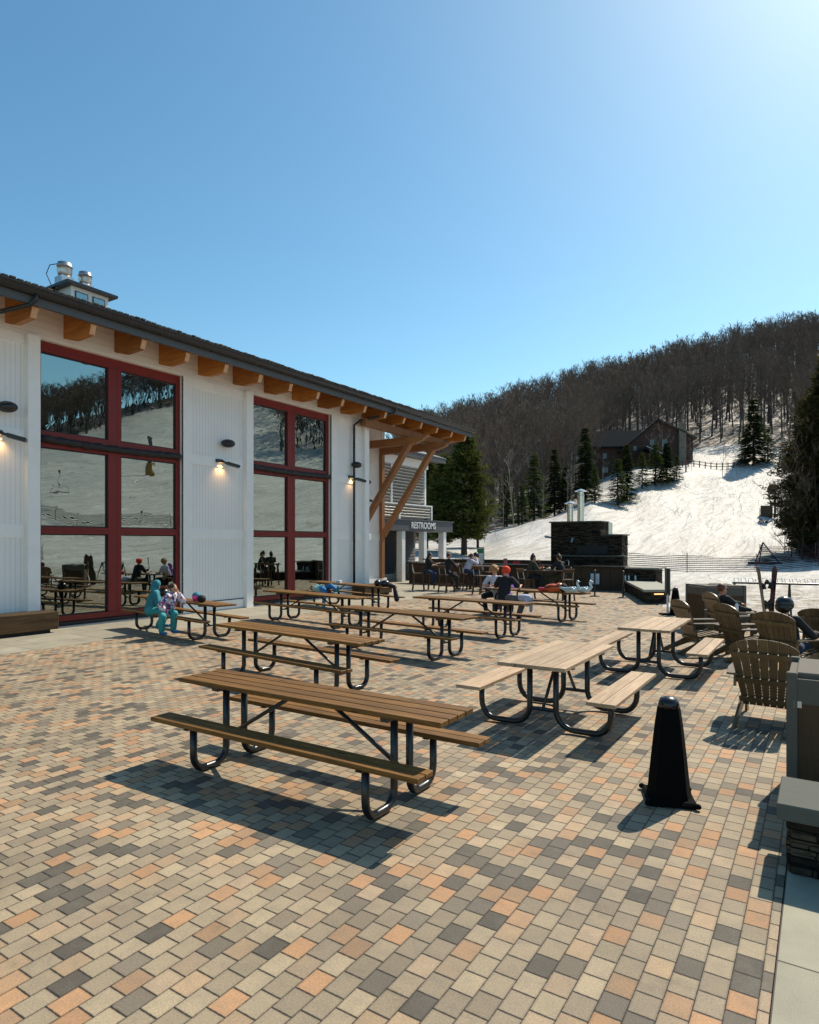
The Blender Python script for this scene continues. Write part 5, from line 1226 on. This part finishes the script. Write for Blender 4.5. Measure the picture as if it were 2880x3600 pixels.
# ================================================================== NETTING FENCES
def net_fence(pts, h, lb, posts=True, name='snow_fence'):
    """pts: ground points; a wavy net panel strung between posts"""
    o = Vector(pts[0]); t = thing(name, lb, 'fence', o)
    P_ = [Vector(p) for p in pts]
    for i, p in enumerate(P_):
        q = p - o; P(MB().tube([q + Vector((0, 0, -.3)), q + Vector((0, 0, h + .12))], .028, 8), 'post', 'pinkpost', t)
    vs = []; fs = []; uv = []; d = 0
    for i in range(len(P_) - 1):
        a, b = P_[i] - o, P_[i + 1] - o; L = (b - a).length; n = 10
        for k in range(n):
            q = []
            for j in (k, k + 1):
                f = j / n; sag = .10 * h * math.sin(math.pi * f); c = a.lerp(b, f)
                q += [(c + Vector((0, 0, .04)), (d + L * f, 0)), (c + Vector((0, 0, h - sag)), (d + L * f, h - sag))]
            s0 = len(vs); vs += [x[0] for x in q]; uv += [x[1] for x in q]; fs.append((s0, s0 + 2, s0 + 3, s0 + 1))
        d += L
    me = bpy.data.meshes.new('net'); me.from_pydata([tuple(v) for v in vs], [], fs)
    ul = me.uv_layers.new(name='UVMap')
    for l in me.loops: ul.data[l.index].uv = uv[l.vertex_index]
    me.materials.append(MT['net']); n_ = bpy.data.objects.new('net', me); COL.objects.link(n_); n_.parent = t
    return t
def gp(px, v, dz=0):
    q = W(px, v); q.z = hz(q.x, q.y) + dz; return q
net_fence([gp(2196, 41), gp(2416, 42), gp(2661, 45), gp(2880, 48), gp(3050, 49)], 1.15, 'long brown netting fence across the snow behind the stone seat wall')
net_fence([gp(2672, 54), gp(2868, 52), gp(3050, 51)], 1.5, 'upper brown netting fence at the right edge of the snow run')
a = gp(2700, 52.5); t = thing('net_pyramid', 'small netting pyramid padding standing on the snow', 'barrier', a)
m = MB(); tp = Vector((-.35, 0, 1.75)); base = [Vector((-.9, -.6, .0)), Vector((.9, -.5, 0)), Vector((.8, .7, 0)), Vector((-.7, .6, 0))]
for i in range(4): m.tube([tp, base[i]], .045, 6); m.tube([base[i], base[(i + 1) % 4]], .03, 6)
for k in range(1, 12):
    f = k / 12
    for i in (0, 1, 3): m.tube([tp.lerp(base[i], f), tp.lerp(base[(i + 1) % 4], f)], .022, 4)
P(m, 'net_frame', 'blackmetal', t); P(MB().box((-.2, 0, .05), (2.4, 1.3, .10)), 'base_pad', 'black', t)
def far_fence(az0, az1, R0, R1, lb, n=7, h=1.6):
    pts = []
    for i in range(n):
        f = i / (n - 1); a = R_(az0 + (az1 - az0) * f); r = R0 + (R1 - R0) * f + 4 * math.sin(i * 1.3); x, y = r * math.sin(a), r * math.cos(a); pts.append((x, y, hz(x, y)))
    net_fence(pts, h, lb)
far_fence(34, 52, 62, 70, 'netting fence on the slope mirrored in the second red window')
far_fence(56, 70, 92, 84, 'netting fence high on the slope mirrored in the first red window')
far_fence(40, 58, 38, 36, 'low netting fence beside the terrace mirrored in the red windows', 6, 1.2)

# ================================================================== SNOWBOARD RACK
A = W(2575, 17.2); Bq = W(2990, 16.2)
t = thing('snowboard_rack', 'long black metal ski rack with wire hoops on the snow', 'rack', (A.x, A.y, 0))
d = Vector((Bq.x - A.x, Bq.y - A.y, 0)); L = d.length; u = d.normalized()
P(MB().tube([Vector((0, 0, .98)), u * L + Vector((0, 0, .98))], .028, 8), 'rail', 'blackmetal', t)
for f in (0.02, .5, .98):
    q = u * L * f; P(MB().tube([q + Vector((0, 0, .98)), q + Vector((-u.y * .3, u.x * .3, 0))], .025, 8).tube([q + Vector((0, 0, .98)), q - Vector((-u.y * .3, u.x * .3, 0))], .025, 8), 'leg', 'blackmetal', t)
m = MB(); nrm = Vector((-u.y, u.x, 0)); x = .05
while x < L - .1:
    q = u * x; m.tube([q + Vector((0, 0, .99)), q + nrm * .12 + Vector((0, 0, 1.10)), q + nrm * .12 + u * .10 + Vector((0, 0, 1.10)), q + u * .12 + Vector((0, 0, .99))], .008, 5); x += .17
P(m, 'wire_hoops', 'galv', t)
def board(px, v, lean, tilt, mat, lb, thin):
    q = W(px, v); t = thing('snowboard', lb, 'snowboard', (q.x, q.y, 0), thin, 'snowboards leaning on the rack')
    r = Matrix.Rotation(R_(lean), 3, 'X') @ Matrix.Rotation(R_(tilt), 3, 'Y')
    pts = []; n = 14
    for i in range(n + 1):
        f = i / n; z = f * 1.5; w_ = .125 - .02 * math.sin(math.pi * f); e = min(f, 1 - f) / .10
        if e < 1: w_ *= math.sqrt(max(0.02, 1 - (1 - e) ** 2))
        pts.append((z, w_))
    poly = [(w_, z) for z, w_ in pts] + [(-w_, z) for z, w_ in reversed(pts)]
    m = MB().prism(poly, .014, 1, -.007); m.xf(r.to_4x4()); P(m, 'board', mat, t)
    for z in (.50, 1.0):
        m = MB().ell(r @ Vector((0, -.05, z)), (.10, .05, .09)).caps(r @ Vector((-.07, -.08, z - .05)), r @ Vector((.07, -.12, z + .02)), .022, .022).caps(r @ Vector((0, -.02, z - .02)), r @ Vector((0, -.17, z + .12)), .035, .03)
        P(m, 'binding', 'black', t, smooth=True)
board(2708, 15.6, -4, 1, 'redboard', 'dark red snowboard standing almost edge-on at the rack', R_(-60))
board(2695, 15.9, -10, -9, 'blackmetal', 'thin black snowboard leaning left of the dark red one', R_(110))
# ================================================================== SNOW GUN, BOX, LAMP POST
a = gp(2725, 92)
t = thing('snow_gun', 'dark snow making fan on a stand beside the evergreen at the right', 'snow gun', a); t.scale = (1.15, 1.15, 1.15)
P(MB().lathe([(.45, -.5), (.55, -.45), (.6, .2), (.5, .45), (.2, .5)], (0, 0, 0), 16).xf(Matrix.Translation((-.3, 0, 3.6)) @ Matrix.Rotation(R_(-70), 4, 'Y')), 'fan_barrel', 'brownbark', t, smooth=True)
P(MB().tube([(0, 0, 0), (0, 0, 3.2)], .12, 8).tube([(-.6, 0, 3.4), (.1, 0, 2.6)], .06, 6).tube([(-.6, 0, 3.4), (-.5, .1, 1.2)], .05, 6), 'stand', 'black', t)
P(MB().box((-.9, 0, .75), (1.3, .9, 1.5)), 'control_box', 'endgrain', t, bevel=.03)
a = gp(1996, 80); t = thing('lamp_post', 'thin grey lamp post with a curved arm among the small evergreens', 'street lamp', a)
P(MB().tube([(0, 0, -.5), (0, 0, 4.6), (.15, 0, 5.2), (.6, 0, 5.7), (1.6, 0, 6.0)], [.06, .05, .04, .035, .03], 8), 'pole', 'trim', t, smooth=True); P(MB().box((1.8, 0, 6.0), (.5, .2, .09)), 'lamp_head', 'trim', t)

# ================================================================== LOG LODGE ON THE HILL
LP = gp(2306, 128); LP.z = zat(1650, 128) - .2
LO = thing('log_house', 'dark brown log house with stone chimney and snowy roof on the hill', 'house', LP, YAW + R_(-8)); LO.scale = (.74, .74, .90)
def LPt(m, name, mat, par=None, **k): return m.build(name, mat, par or LO, **k)
# main gable block: gable faces the camera
Wd, D, He, Hr = 17.5, 13.0, 5.6, 10.6
x0, x1, xr = -8.0, 9.5, .2
poly = [(x0, -1.5), (x1, -1.5), (x1, He + .6), (xr + 1.0, Hr), (x0, He - .8)]
LPt(MB().prism([(x0, -2), (x1, -2), (x1, 7.2), (.5, 11.0), (x0, 5.2)], D, 1, 0), 'wall', 'log')
LPt(MB().prism([(-9.6, 4.3), (.5, 11.35), (.5, 10.95), (-9.6, 3.95)], D + 2, 1, -1.2), 'roof', 'darkroof')
rf = LPt(MB().prism([(10.2, 7.0), (.5, 11.35), (.5, 10.95), (10.2, 6.6)], D + 2, 1, -1.2), 'roof', 'shingle')
LPt(MB().prism([(9.9, 7.23), (4.6, 9.61), (4.6, 9.51), (9.9, 7.13)], 7.0, 1, -.8), 'roof_snow', 'puresnow', rf)
# left wing, ridge running left-right
LPt(MB().b2((-16.0, 2.0, -3), (-8.0, 10.0, 5.9)), 'wall', 'log')
LPt(MB().prism([(.8, 5.6), (.8, 5.3), (6.0, 9.5), (6.0, 9.8)], 14.5, 0, -17.2), 'roof', 'darkroof'); LPt(MB().prism([(11.2, 5.6), (11.2, 5.3), (6.0, 9.5), (6.0, 9.8)], 14.5, 0, -17.2), 'roof', 'darkroof')
# front porch with small snowy gable
LPt(MB().prism([(-8.5, 1.6), (-3.5, 4.9), (1.5, 2.8), (1.5, 2.4), (-3.5, 4.5), (-8.5, 1.2)], 4.0, 1, -4.2), 'porch_roof', 'darkroof')
LPt(MB().prism([(1.3, 3.05), (-3.2, 4.95), (-3.2, 4.87), (1.3, 2.97)], 3.8, 1, -4.1), 'roof_snow', 'puresnow')
m = MB()
for x in (-7.6, -3.6, 1.0): m.tube([(x, -4.0, -2), (x, -4.0, 2.2)], .18, 8)
LPt(m, 'porch_post', 'brownbark'); LPt(MB().b2((-8, -4, -2), (1.2, 0, -.8)), 'deck', 'brownbark')
LPt(MB().b2((5.7, -1.2, -2), (7.5, .2, 9.9)).b2((5.9, -1.0, 9.9), (7.3, 0, 10.3)), 'chimney', 'fieldstone', bevel=.05)
m = MB(); 
for x, y, z, w_, h in ((-1.0, -.02, 6.2, 1.1, 1.2), (2.3, -.02, 6.0, 1.3, 1.6), (-5.4, -.02, 5.0, .9, 1.0), (-13.0, 1.98, 3.6, 1.0, 1.2), (-12.9, 1.98, .4, 1.6, 1.2), (3.6, -.02, 1.4, 1.4, 1.6)):
    f = LPt(MB().b2((x - w_ / 2 - .12, y - .06, z - h / 2 - .12), (x + w_ / 2 + .12, y, z + h / 2 + .12)), 'window', 'brownbark')
    LPt(MB().b2((x - w_ / 2, y - .09, z - h / 2), (x - .04, y - .061, z + h / 2)).b2((x + .04, y - .09, z - h / 2), (x + w_ / 2, y - .061, z + h / 2)), 'pane', 'dimpane', f)
# rail fence in front of the log house
for k, (pa, pb, va, vb) in enumerate(((2360, 2620, 116, 122),)):
    a = gp(pa, va); t = thing('rail_fence', 'low dark rail fence on the snow in front of the log house', 'fence', a)
    m = MB(); last = None
    for i in range(14):
        f = i / 13; q = gp(pa + (pb - pa) * f, va + (vb - va) * f) - a; P(MB().tube([q + Vector((0, 0, -.3)), q + Vector((0, 0, 1.2))], .09, 6), 'post', 'brownbark', t)
        if last is not None: m.tube([last + Vector((0, 0, 1.0)), q + Vector((0, 0, 1.0))], .06, 5); m.tube([last + Vector((0, 0, .5)), q + Vector((0, 0, .5))], .06, 5)
        last = q
    P(m, 'rail', 'brownbark', t)
a = gp(2412, 108); t = thing('marker_post', 'short brown marker post at the crest of the snow run', 'post', a); P(MB().tube([(0, 0, -.3), (0, 0, 2.0)], .12, 6).box((0, 0, 1.7), (.4, .1, .3)), 'post', 'redpost', t)
a = gp(2672, 90); t = thing('marker_post', 'thin red marker pole near the snow gun', 'post', a); P(MB().tube([(0, 0, -.3), (0, 0, 1.8)], .05, 6).box((.1, 0, .2), (.4, .2, .2)), 'post', 'redpost', t)

# lift tower and chair on the slope mirrored in the first red window
x, y = 83.0, 81.0; t = thing('lift_tower', 'dark ski lift tower with orange padding mirrored in the first red window', 'lift tower', (x, y, hz(x, y) - 3.2))
P(MB().tube([(0, 0, -1), (0, 0, 11)], .35, 10), 'pole', 'darkgrey', t); P(MB().tube([(0, 0, 2.9), (0, 0, 5.4)], .7, 10), 'padding', 'towerpad', t); P(MB().box((0, 0, 10.8), (.5, 1.2, .4)), 'crossarm', 'darkgrey', t)
x, y = 60.0, 50.0; z = hz(x, y) + 2.2; t = thing('chair_lift_seat', 'hanging ski lift chair mirrored in the first red window', 'lift chair', (x, y, z), R_(-60))
P(MB().tube([(-1, 0, 0), (-1, 0, .9), (1, 0, .9), (1, 0, 0), (-1, 0, 0)], .03, 6).tube([(0, 0, .9), (0, .1, 3.0)], .03, 6), 'hanger', 'black', t); P(MB().box((0, .3, .1), (2, .5, .04)), 'seat', 'black', t)
# ================================================================== TREES
def tri_tube(V, F, a, b, r1, r2, n=3):
    d = (b - a); L = d.length
    if L < 1e-6: return
    u = d / L; x = u.orthogonal().normalized(); y = u.cross(x); s0 = len(V)
    for p, r in ((a, r1), (b, r2)):
        for k in range(n):
            an = 2 * math.pi * k / n; V.append(p + (x * math.cos(an) + y * math.sin(an)) * r)
    for k in range(n): F.append((s0 + k, s0 + (k + 1) % n, s0 + n + (k + 1) % n, s0 + n + k))
def twig(V, F, a, b, w_):
    d = (b - a); x = d.orthogonal().normalized() if random.random() < .5 else d.cross(Vector((random.uniform(-1, 1), random.uniform(-1, 1), .2))).normalized()
    s0 = len(V); V += [a - x * w_, a + x * w_, b]; F.append((s0, s0 + 1, s0 + 2))
def bare_tree(seed, H, nl, ns, nt, r0, spread=.38, lo=.35, tw=.035):
    """returns (trunk V,F), (twig V,F)"""
    rnd = random.Random(seed); random.seed(seed); V = []; F = []; TV = []; TF = []
    pts = []; p = Vector((0, 0, -.5)); dx = Vector((rnd.uniform(-.04, .04), rnd.uniform(-.04, .04), 0))
    n = 8
    for i in range(n + 1):
        f = i / n; pts.append(Vector((math.sin(f * 3 + seed) * .2 + dx.x * H * f, math.cos(f * 2.3 + seed) * .2 + dx.y * H * f, -.5 + (H * .86 + .5) * f)))
    for i in range(n): tri_tube(V, F, pts[i], pts[i + 1], r0 * (1 - .85 * i / n), r0 * (1 - .85 * (i + 1) / n), 5)
    def at(f):
        k = min(n - 1, int(f * n)); return pts[k].lerp(pts[k + 1], f * n - k)
    for i in range(nl):
        f = lo + (1 - lo) * (i + rnd.random()) / nl; f = min(f, .99); a = at(f); az = rnd.uniform(0, 6.283); el = rnd.uniform(.45, .95) + .3 * f
        L = H * spread * (.35 + .75 * math.sin(math.pi * min(1, .25 + .72 * (f - lo) / (1 - lo)))) * rnd.uniform(.7, 1.1)
        d = Vector((math.cos(az) * math.cos(el), math.sin(az) * math.cos(el), math.sin(el)))
        m = a + d * L * .5 + Vector((0, 0, .02 * L)); d2 = (d + Vector((rnd.uniform(-.25, .25), rnd.uniform(-.25, .25), .25))).normalized(); b = m + d2 * L * .5
        rr = r0 * (1 - .85 * f) * .55
        tri_tube(V, F, a, m, rr, rr * .6); tri_tube(V, F, m, b, rr * .6, rr * .25)
        for j in range(ns):
            g = rnd.uniform(.2, 1); q = a.lerp(m, g * 2) if g < .5 else m.lerp(b, g * 2 - 1)
            d3 = (d2 + Vector((rnd.uniform(-.9, .9), rnd.uniform(-.9, .9), rnd.uniform(-.2, .8)))).normalized(); l3 = L * rnd.uniform(.2, .42); e = q + d3 * l3
            tri_tube(TV, TF, q, e, max(tw * .7, rr * .3), tw * .35)
            for k in range(nt):
                h = rnd.uniform(.15, 1); q2 = q.lerp(e, h); d4 = (d3 + Vector((rnd.uniform(-.9, .9), rnd.uniform(-.9, .9), rnd.uniform(-.2, .9)))).normalized()
                twig(TV, TF, q2, q2 + d4 * l3 * rnd.uniform(.3, .65), tw)
    return (V, F), (TV, TF)
def mk(name, VF, mat):
    me = bpy.data.meshes.new(name); me.from_pydata([tuple(v) for v in VF[0]], [], VF[1]); me.materials.append(MT[mat]); return me
BT = []
for i in range(6):
    a, b = bare_tree(20 + i, 18, 20, 8, 9, .24, .26 + .03 * (i % 3), .30 + .06 * (i % 2), .030)
    BT.append((mk('trunk', a, 'bark'), mk('crown', b, 'twig')))
def put_tree(name, label, cat, me_t, me_c, loc, s, rz, group):
    t = thing(name, label, cat, loc, rz, group); t.scale = (s, s, s)
    for nm, me in (('trunk', me_t), ('crown', me_c)):
        o = bpy.data.objects.new(nm, me); COL.objects.link(o); o.parent = t
    return t
rnd = random.Random(11)
cand = []
for k in range(5200):
    px = rnd.uniform(1400, 3250); v = 66 + 300 * rnd.random() ** .72
    if not in_forest(px, v): continue
    q = W(px, v)
    if 2080 < px < 2530 and 119 < v < 152: continue
    cand.append((v, px, q))
sel = []; cell = {}
for v, px, q in sorted(cand, key=lambda c: c[0]):
    ky = (int(q.x // 3), int(q.y // 3))
    md = 3.1 if v < 150 else 4.0
    if any((q - c).length < md for i in (-1, 0, 1) for j in (-1, 0, 1) for c in cell.get((ky[0] + i, ky[1] + j), [])): continue
    cell.setdefault(ky, []).append(q); sel.append((v, px, q))
near = [s_ for s_ in sel if s_[1] < 2960][:300]; ids = set(id(s_) for s_ in near); rest = [s_ for s_ in sel if id(s_) not in ids]
for v, px, q in near:
    a, b = rnd.choice(BT); s_ = rnd.uniform(.72, 1.15); 
    if v < 100: s_ *= .8
    put_tree('bare_tree', 'leafless grey brown tree on the wooded hillside', 'tree', a, b, (q.x, q.y, hz(q.x, q.y)), s_, rnd.uniform(0, 6.28), 'leafless trees on the hillside')
# the rest of the wood as one object
FT = []
for i in range(5):
    a, b = bare_tree(50 + i, 18, 16, 6, 7, .22, .27, .36, .05)
    va = np.array([tuple(v) for v in a[0] + b[0]]); fa = [f for f in a[1]]; o_ = len(a[0]); fb = [tuple(x + o_ for x in f) for f in b[1]]
    FT.append((va, fa, fb))
def wood_mass(name, items, label=None):
    Vs = []; loops = []; sizes = []; mats = []; off = 0
    pre = [(np.array([x for f in fa + fb for x in f]), np.array([len(f) for f in fa + fb]), np.array([0] * len(fa) + [1] * len(fb))) for va, fa, fb in FT]
    for (x, y, z, s_, rz) in items:
        k = rnd.randrange(5); va = FT[k][0]; c, s2 = math.cos(rz), math.sin(rz)
        P_ = np.stack([(va[:, 0] * c - va[:, 1] * s2) * s_ + x, (va[:, 0] * s2 + va[:, 1] * c) * s_ + y, va[:, 2] * s_ + z], 1)
        Vs.append(P_); loops.append(pre[k][0] + off); sizes.append(pre[k][1]); mats.append(pre[k][2]); off += len(va)
    Vs = np.concatenate(Vs); loops = np.concatenate(loops); sizes = np.concatenate(sizes); mats = np.concatenate(mats)
    me = bpy.data.meshes.new(name); me.vertices.add(len(Vs)); me.vertices.foreach_set('co', Vs.ravel())
    me.loops.add(len(loops)); me.loops.foreach_set('vertex_index', loops.astype(np.int32))
    me.polygons.add(len(sizes)); st_ = np.concatenate([[0], np.cumsum(sizes)[:-1]]).astype(np.int32)
    me.polygons.foreach_set('loop_start', st_); me.polygons.foreach_set('loop_total', sizes.astype(np.int32))
    me.materials.append(MT['bark']); me.materials.append(MT['twig']); me.polygons.foreach_set('material_index', mats.astype(np.int32)); me.update(); me.validate()
    o = bpy.data.objects.new(name, me); COL.objects.link(o); return tag(o, label, 'woodland', None, 'stuff')
items = [(q.x, q.y, hz(q.x, q.y), rnd.uniform(.72, 1.3), rnd.uniform(0, 6.28)) for v, px, q in rest]
for k in range(2200):  # wood on the slopes mirrored in the windows
    az = rnd.uniform(20, 88); r = rnd.uniform(150, 330)
    if r < np.interp(az, [20, 36, 40, 50, 56, 88], [150, 150, 262, 252, 205, 190]): continue
    x, y = r * math.sin(R_(az)), r * math.cos(R_(az)); items.append((x, y, hz(x, y), rnd.uniform(.8, 1.1), rnd.uniform(0, 6.28)))
wood_mass('far_woodland', items, 'leafless brown woodland covering the far hillside')

def conifer(seed, H, R, mat, lv=26, nb=9, drop=.25, lo=.08, leaf=.20, dens=9, open_=.0, fluff=0, prof=.8):
    rnd = random.Random(seed); V = []; F = []; TV = []; TF = []
    tri_tube(TV, TF, Vector((0, 0, -.5)), Vector((0, 0, H * .97)), R * .065 + .04, .02, 6)
    for i in range(lv):
        f = lo + (1 - lo) * (i + rnd.uniform(-.3, .3)) / lv; f = max(lo, min(.985, f)); z = H * f
        rr = R * (1 - (f - lo) / (1 - lo)) ** prof + .12
        if fluff: rr *= rnd.uniform(.55, 1.15) * min(1, .45 + 2.2 * (f - lo))
        for k in range(nb):
            if rnd.random() < open_: continue
            az = rnd.uniform(0, 6.283); L = rr * rnd.uniform(.6, 1.12); a = Vector((0, 0, z)); e = Vector((math.cos(az) * L, math.sin(az) * L, z - L * drop * rnd.uniform(.4, 1.5) + .10 * L))
            m = a.lerp(e, .5) + Vector((0, 0, .06 * L)); tri_tube(TV, TF, a, m, .035, .02); tri_tube(TV, TF, m, e, .02, .008)
            n = max(3, int(dens * L / R + 3))
            for j in range(n):
                g = (j + rnd.random()) / n; g = .18 + .82 * g; q = a.lerp(m, g * 2) if g < .5 else m.lerp(e, g * 2 - 1)
                for s_ in (-1, 1, 0):
                    an = az + s_ * rnd.uniform(.5, 1.2); l = leaf * rnd.uniform(.7, 1.4) * (1.25 - .4 * g) * (R / 3) ** .4; d = Vector((math.cos(an) * l, math.sin(an) * l, rnd.uniform(-.35, .25) * l)); x = Vector((-d.y, d.x, rnd.uniform(-.5, .5) * l)).normalized() * l * .26
                    s0 = len(V); V += [q - x, q + x, q + d * 1.3 + x * .3, q + d * 1.55]; F.append((s0, s0 + 1, s0 + 2, s0 + 3))
            for j in range(fluff):
                g = rnd.uniform(.35, 1.05); q0 = a.lerp(e, g) + Vector((rnd.gauss(0, .22), rnd.gauss(0, .22), rnd.gauss(.05, .16)))
                for k2 in range(6):
                    q = q0 + Vector((rnd.gauss(0, .13), rnd.gauss(0, .13), rnd.gauss(0, .10))); d = Vector((rnd.gauss(0, 1), rnd.gauss(0, 1), rnd.gauss(.35, .6))).normalized() * leaf * .75; x = d.orthogonal().normalized() * leaf * .16
                    s0 = len(V); V += [q - x, q + x, q + d]; F.append((s0, s0 + 1, s0 + 2))
    return mk('trunk', (TV, TF), 'brownbark'), mk('crown', (V, F), mat)
CF = {'spruce': conifer(1, 9, 1.9, 'needlesdark', 34, 11, .35, .06, .26, 10), 'fir': conifer(2, 9, 2.3, 'needles', 28, 10, .25, .08, .28, 10, .15),
      'pine': conifer(3, 12, 3.0, 'needlespine', 28, 10, -.08, .14, .32, 6, .12, 9, .85), 'pine2': conifer(4, 12, 2.8, 'needlespine', 26, 10, -.03, .10, .32, 6, .15, 9, .9),
      'hemlock': conifer(5, 14, 4.2, 'needlesbrown', 36, 14, .15, .02, .36, 9, .05, 12, .55)}
def con(kind, px, v, top_y, label, group=None, name='evergreen_tree', fat=1.0):
    q = gp(px, v); H = {'spruce': 9, 'fir': 9, 'pine': 12, 'pine2': 12, 'hemlock': 14}[kind]
    s_ = max(.15, (zat(top_y, v) - q.z) / H)
    t = put_tree(name, label, 'tree', CF[kind][0], CF[kind][1], q, s_, rnd.uniform(0, 6.28), group); t.scale = (s_ * fat, s_ * fat, s_); return t
con('pine', 1632, 52, 1520, 'tall loose green pine standing right of the restroom block', fat=1.4, name='pine_tree')
con('pine2', 1560, 54, 1600, 'dark green pine directly behind the restroom columns', fat=1.4, name='pine_tree')
con('pine2', 1500, 57, 1560, 'green pine mostly hidden by the restroom block and eave', fat=1.1, name='pine_tree')
con('pine', 1680, 60, 1700, 'smaller green pine leaning out right of the tall loose pine', fat=1.2, name='pine_tree')
for kd, px, v, ty, lb, ft in (('fir', 1878, 84, 1590, 'dark fir rising left of the fireplace flues', 1.0), ('spruce', 1950, 92, 1575, 'dark narrow spruce above the shorter fireplace flue', .95),
        ('spruce', 2058, 88, 1500, 'tallest narrow spruce above the fireplace flues', 1.0), ('fir', 2092, 84, 1640, 'bushy fir right beside the tallest narrow spruce', 1.0),
        ('spruce', 1988, 90, 1640, 'small dark spruce beside the thin lamp post', 1.1), ('fir', 1835, 80, 1700, 'low fir at the left end of the fir row', 1.1), ('fir', 1782, 86, 1660, 'dim green fir between the pines and the fir row', 1.0),
        ('fir', 2172, 86, 1612, 'leftmost small fir below the log house', 1.15), ('spruce', 2205, 90, 1560, 'pointed spruce below the left wing of the log house', 1.0), ('fir', 2258, 96, 1590, 'small fir in front of the log house porch', 1.0),
        ('fir', 2305, 99, 1560, 'fir under the peak of the log house gable', 1.2), ('spruce', 2345, 101, 1555, 'bushy spruce below the log house window', 1.4), ('fir', 2380, 103, 1600, 'rightmost small fir below the log house', 1.2),
        ('spruce', 2650, 122, 1400, 'tall dark spruce standing alone right of the log house', 1.25), ('fir', 2620, 126, 1520, 'short dark fir beside the tall lone spruce', 1.2), ('fir', 2700, 124, 1500, 'short dark fir right of the tall lone spruce', 1.2)):
    con(kd, px, v, ty, lb, 'firs and spruces on the snow slope', fat=ft)
con('hemlock', 2850, 66, 1400, 'big dark olive evergreen beside the snow gun', fat=1.0, name='hemlock_tree'); con('hemlock', 2945, 58, 1230, 'biggest dark olive evergreen filling the right edge', fat=1.05, name='hemlock_tree'); con('hemlock', 2880, 61, 1520, 'lower dark evergreen between the two big ones at the right edge', fat=1.1, name='hemlock_tree')
con('spruce', 3350, 205, 1000, 'tall dark evergreen on the mirrored skyline', fat=1.2)
# brush at the right edge, birches and young bare trees
BR = []
for i in range(3):
    a, b = bare_tree(80 + i, 9, 16, 6, 7, .06, .42, .04, .012); BR.append((mk('trunk', a, 'brownbark'), mk('crown', b, 'twig')))
BI = []
for i in range(3):
    a, b = bare_tree(90 + i, 11, 11, 5, 5, .06, .26, .28, .012); BI.append((mk('trunk', a, 'birch'), mk('crown', b, 'birch')))
for i, (px, v, s_) in enumerate(((2765, 66, .7), (2790, 63, .9), (2830, 58, 1.0), (2865, 57, 1.4), (2885, 60, 1.7), (2800, 64, 1.5), (2850, 66, 1.8), (2780, 68, .9))):
    q = gp(px, v); put_tree('bare_shrub', 'leafless brown brush in front of the dark evergreens at the right edge', 'shrub', *BR[i % 3], q, s_, i, 'leafless brush at the right edge')
for i, (px, v, ty) in enumerate(((1805, 76, 1540), (1738, 70, 1720), (1700, 68, 1650), (2300, 106, 1500), (2335, 106, 1470), (2430, 110, 1530), (2545, 112, 1470), (2560, 114, 1500), (2590, 116, 1540), (1842, 86, 1560), (2010, 82, 1620), (2120, 98, 1600), (1765, 74, 1640), (1905, 80, 1660))):
    q = gp(px, v); s_ = max(.2, (zat(ty, v) - q.z) / 11); put_tree('birch_tree', 'slender pale leafless birch on the snow slope', 'tree', *BI[i % 3], q, s_, i * 1.7, 'slender pale birches on the snow slope')
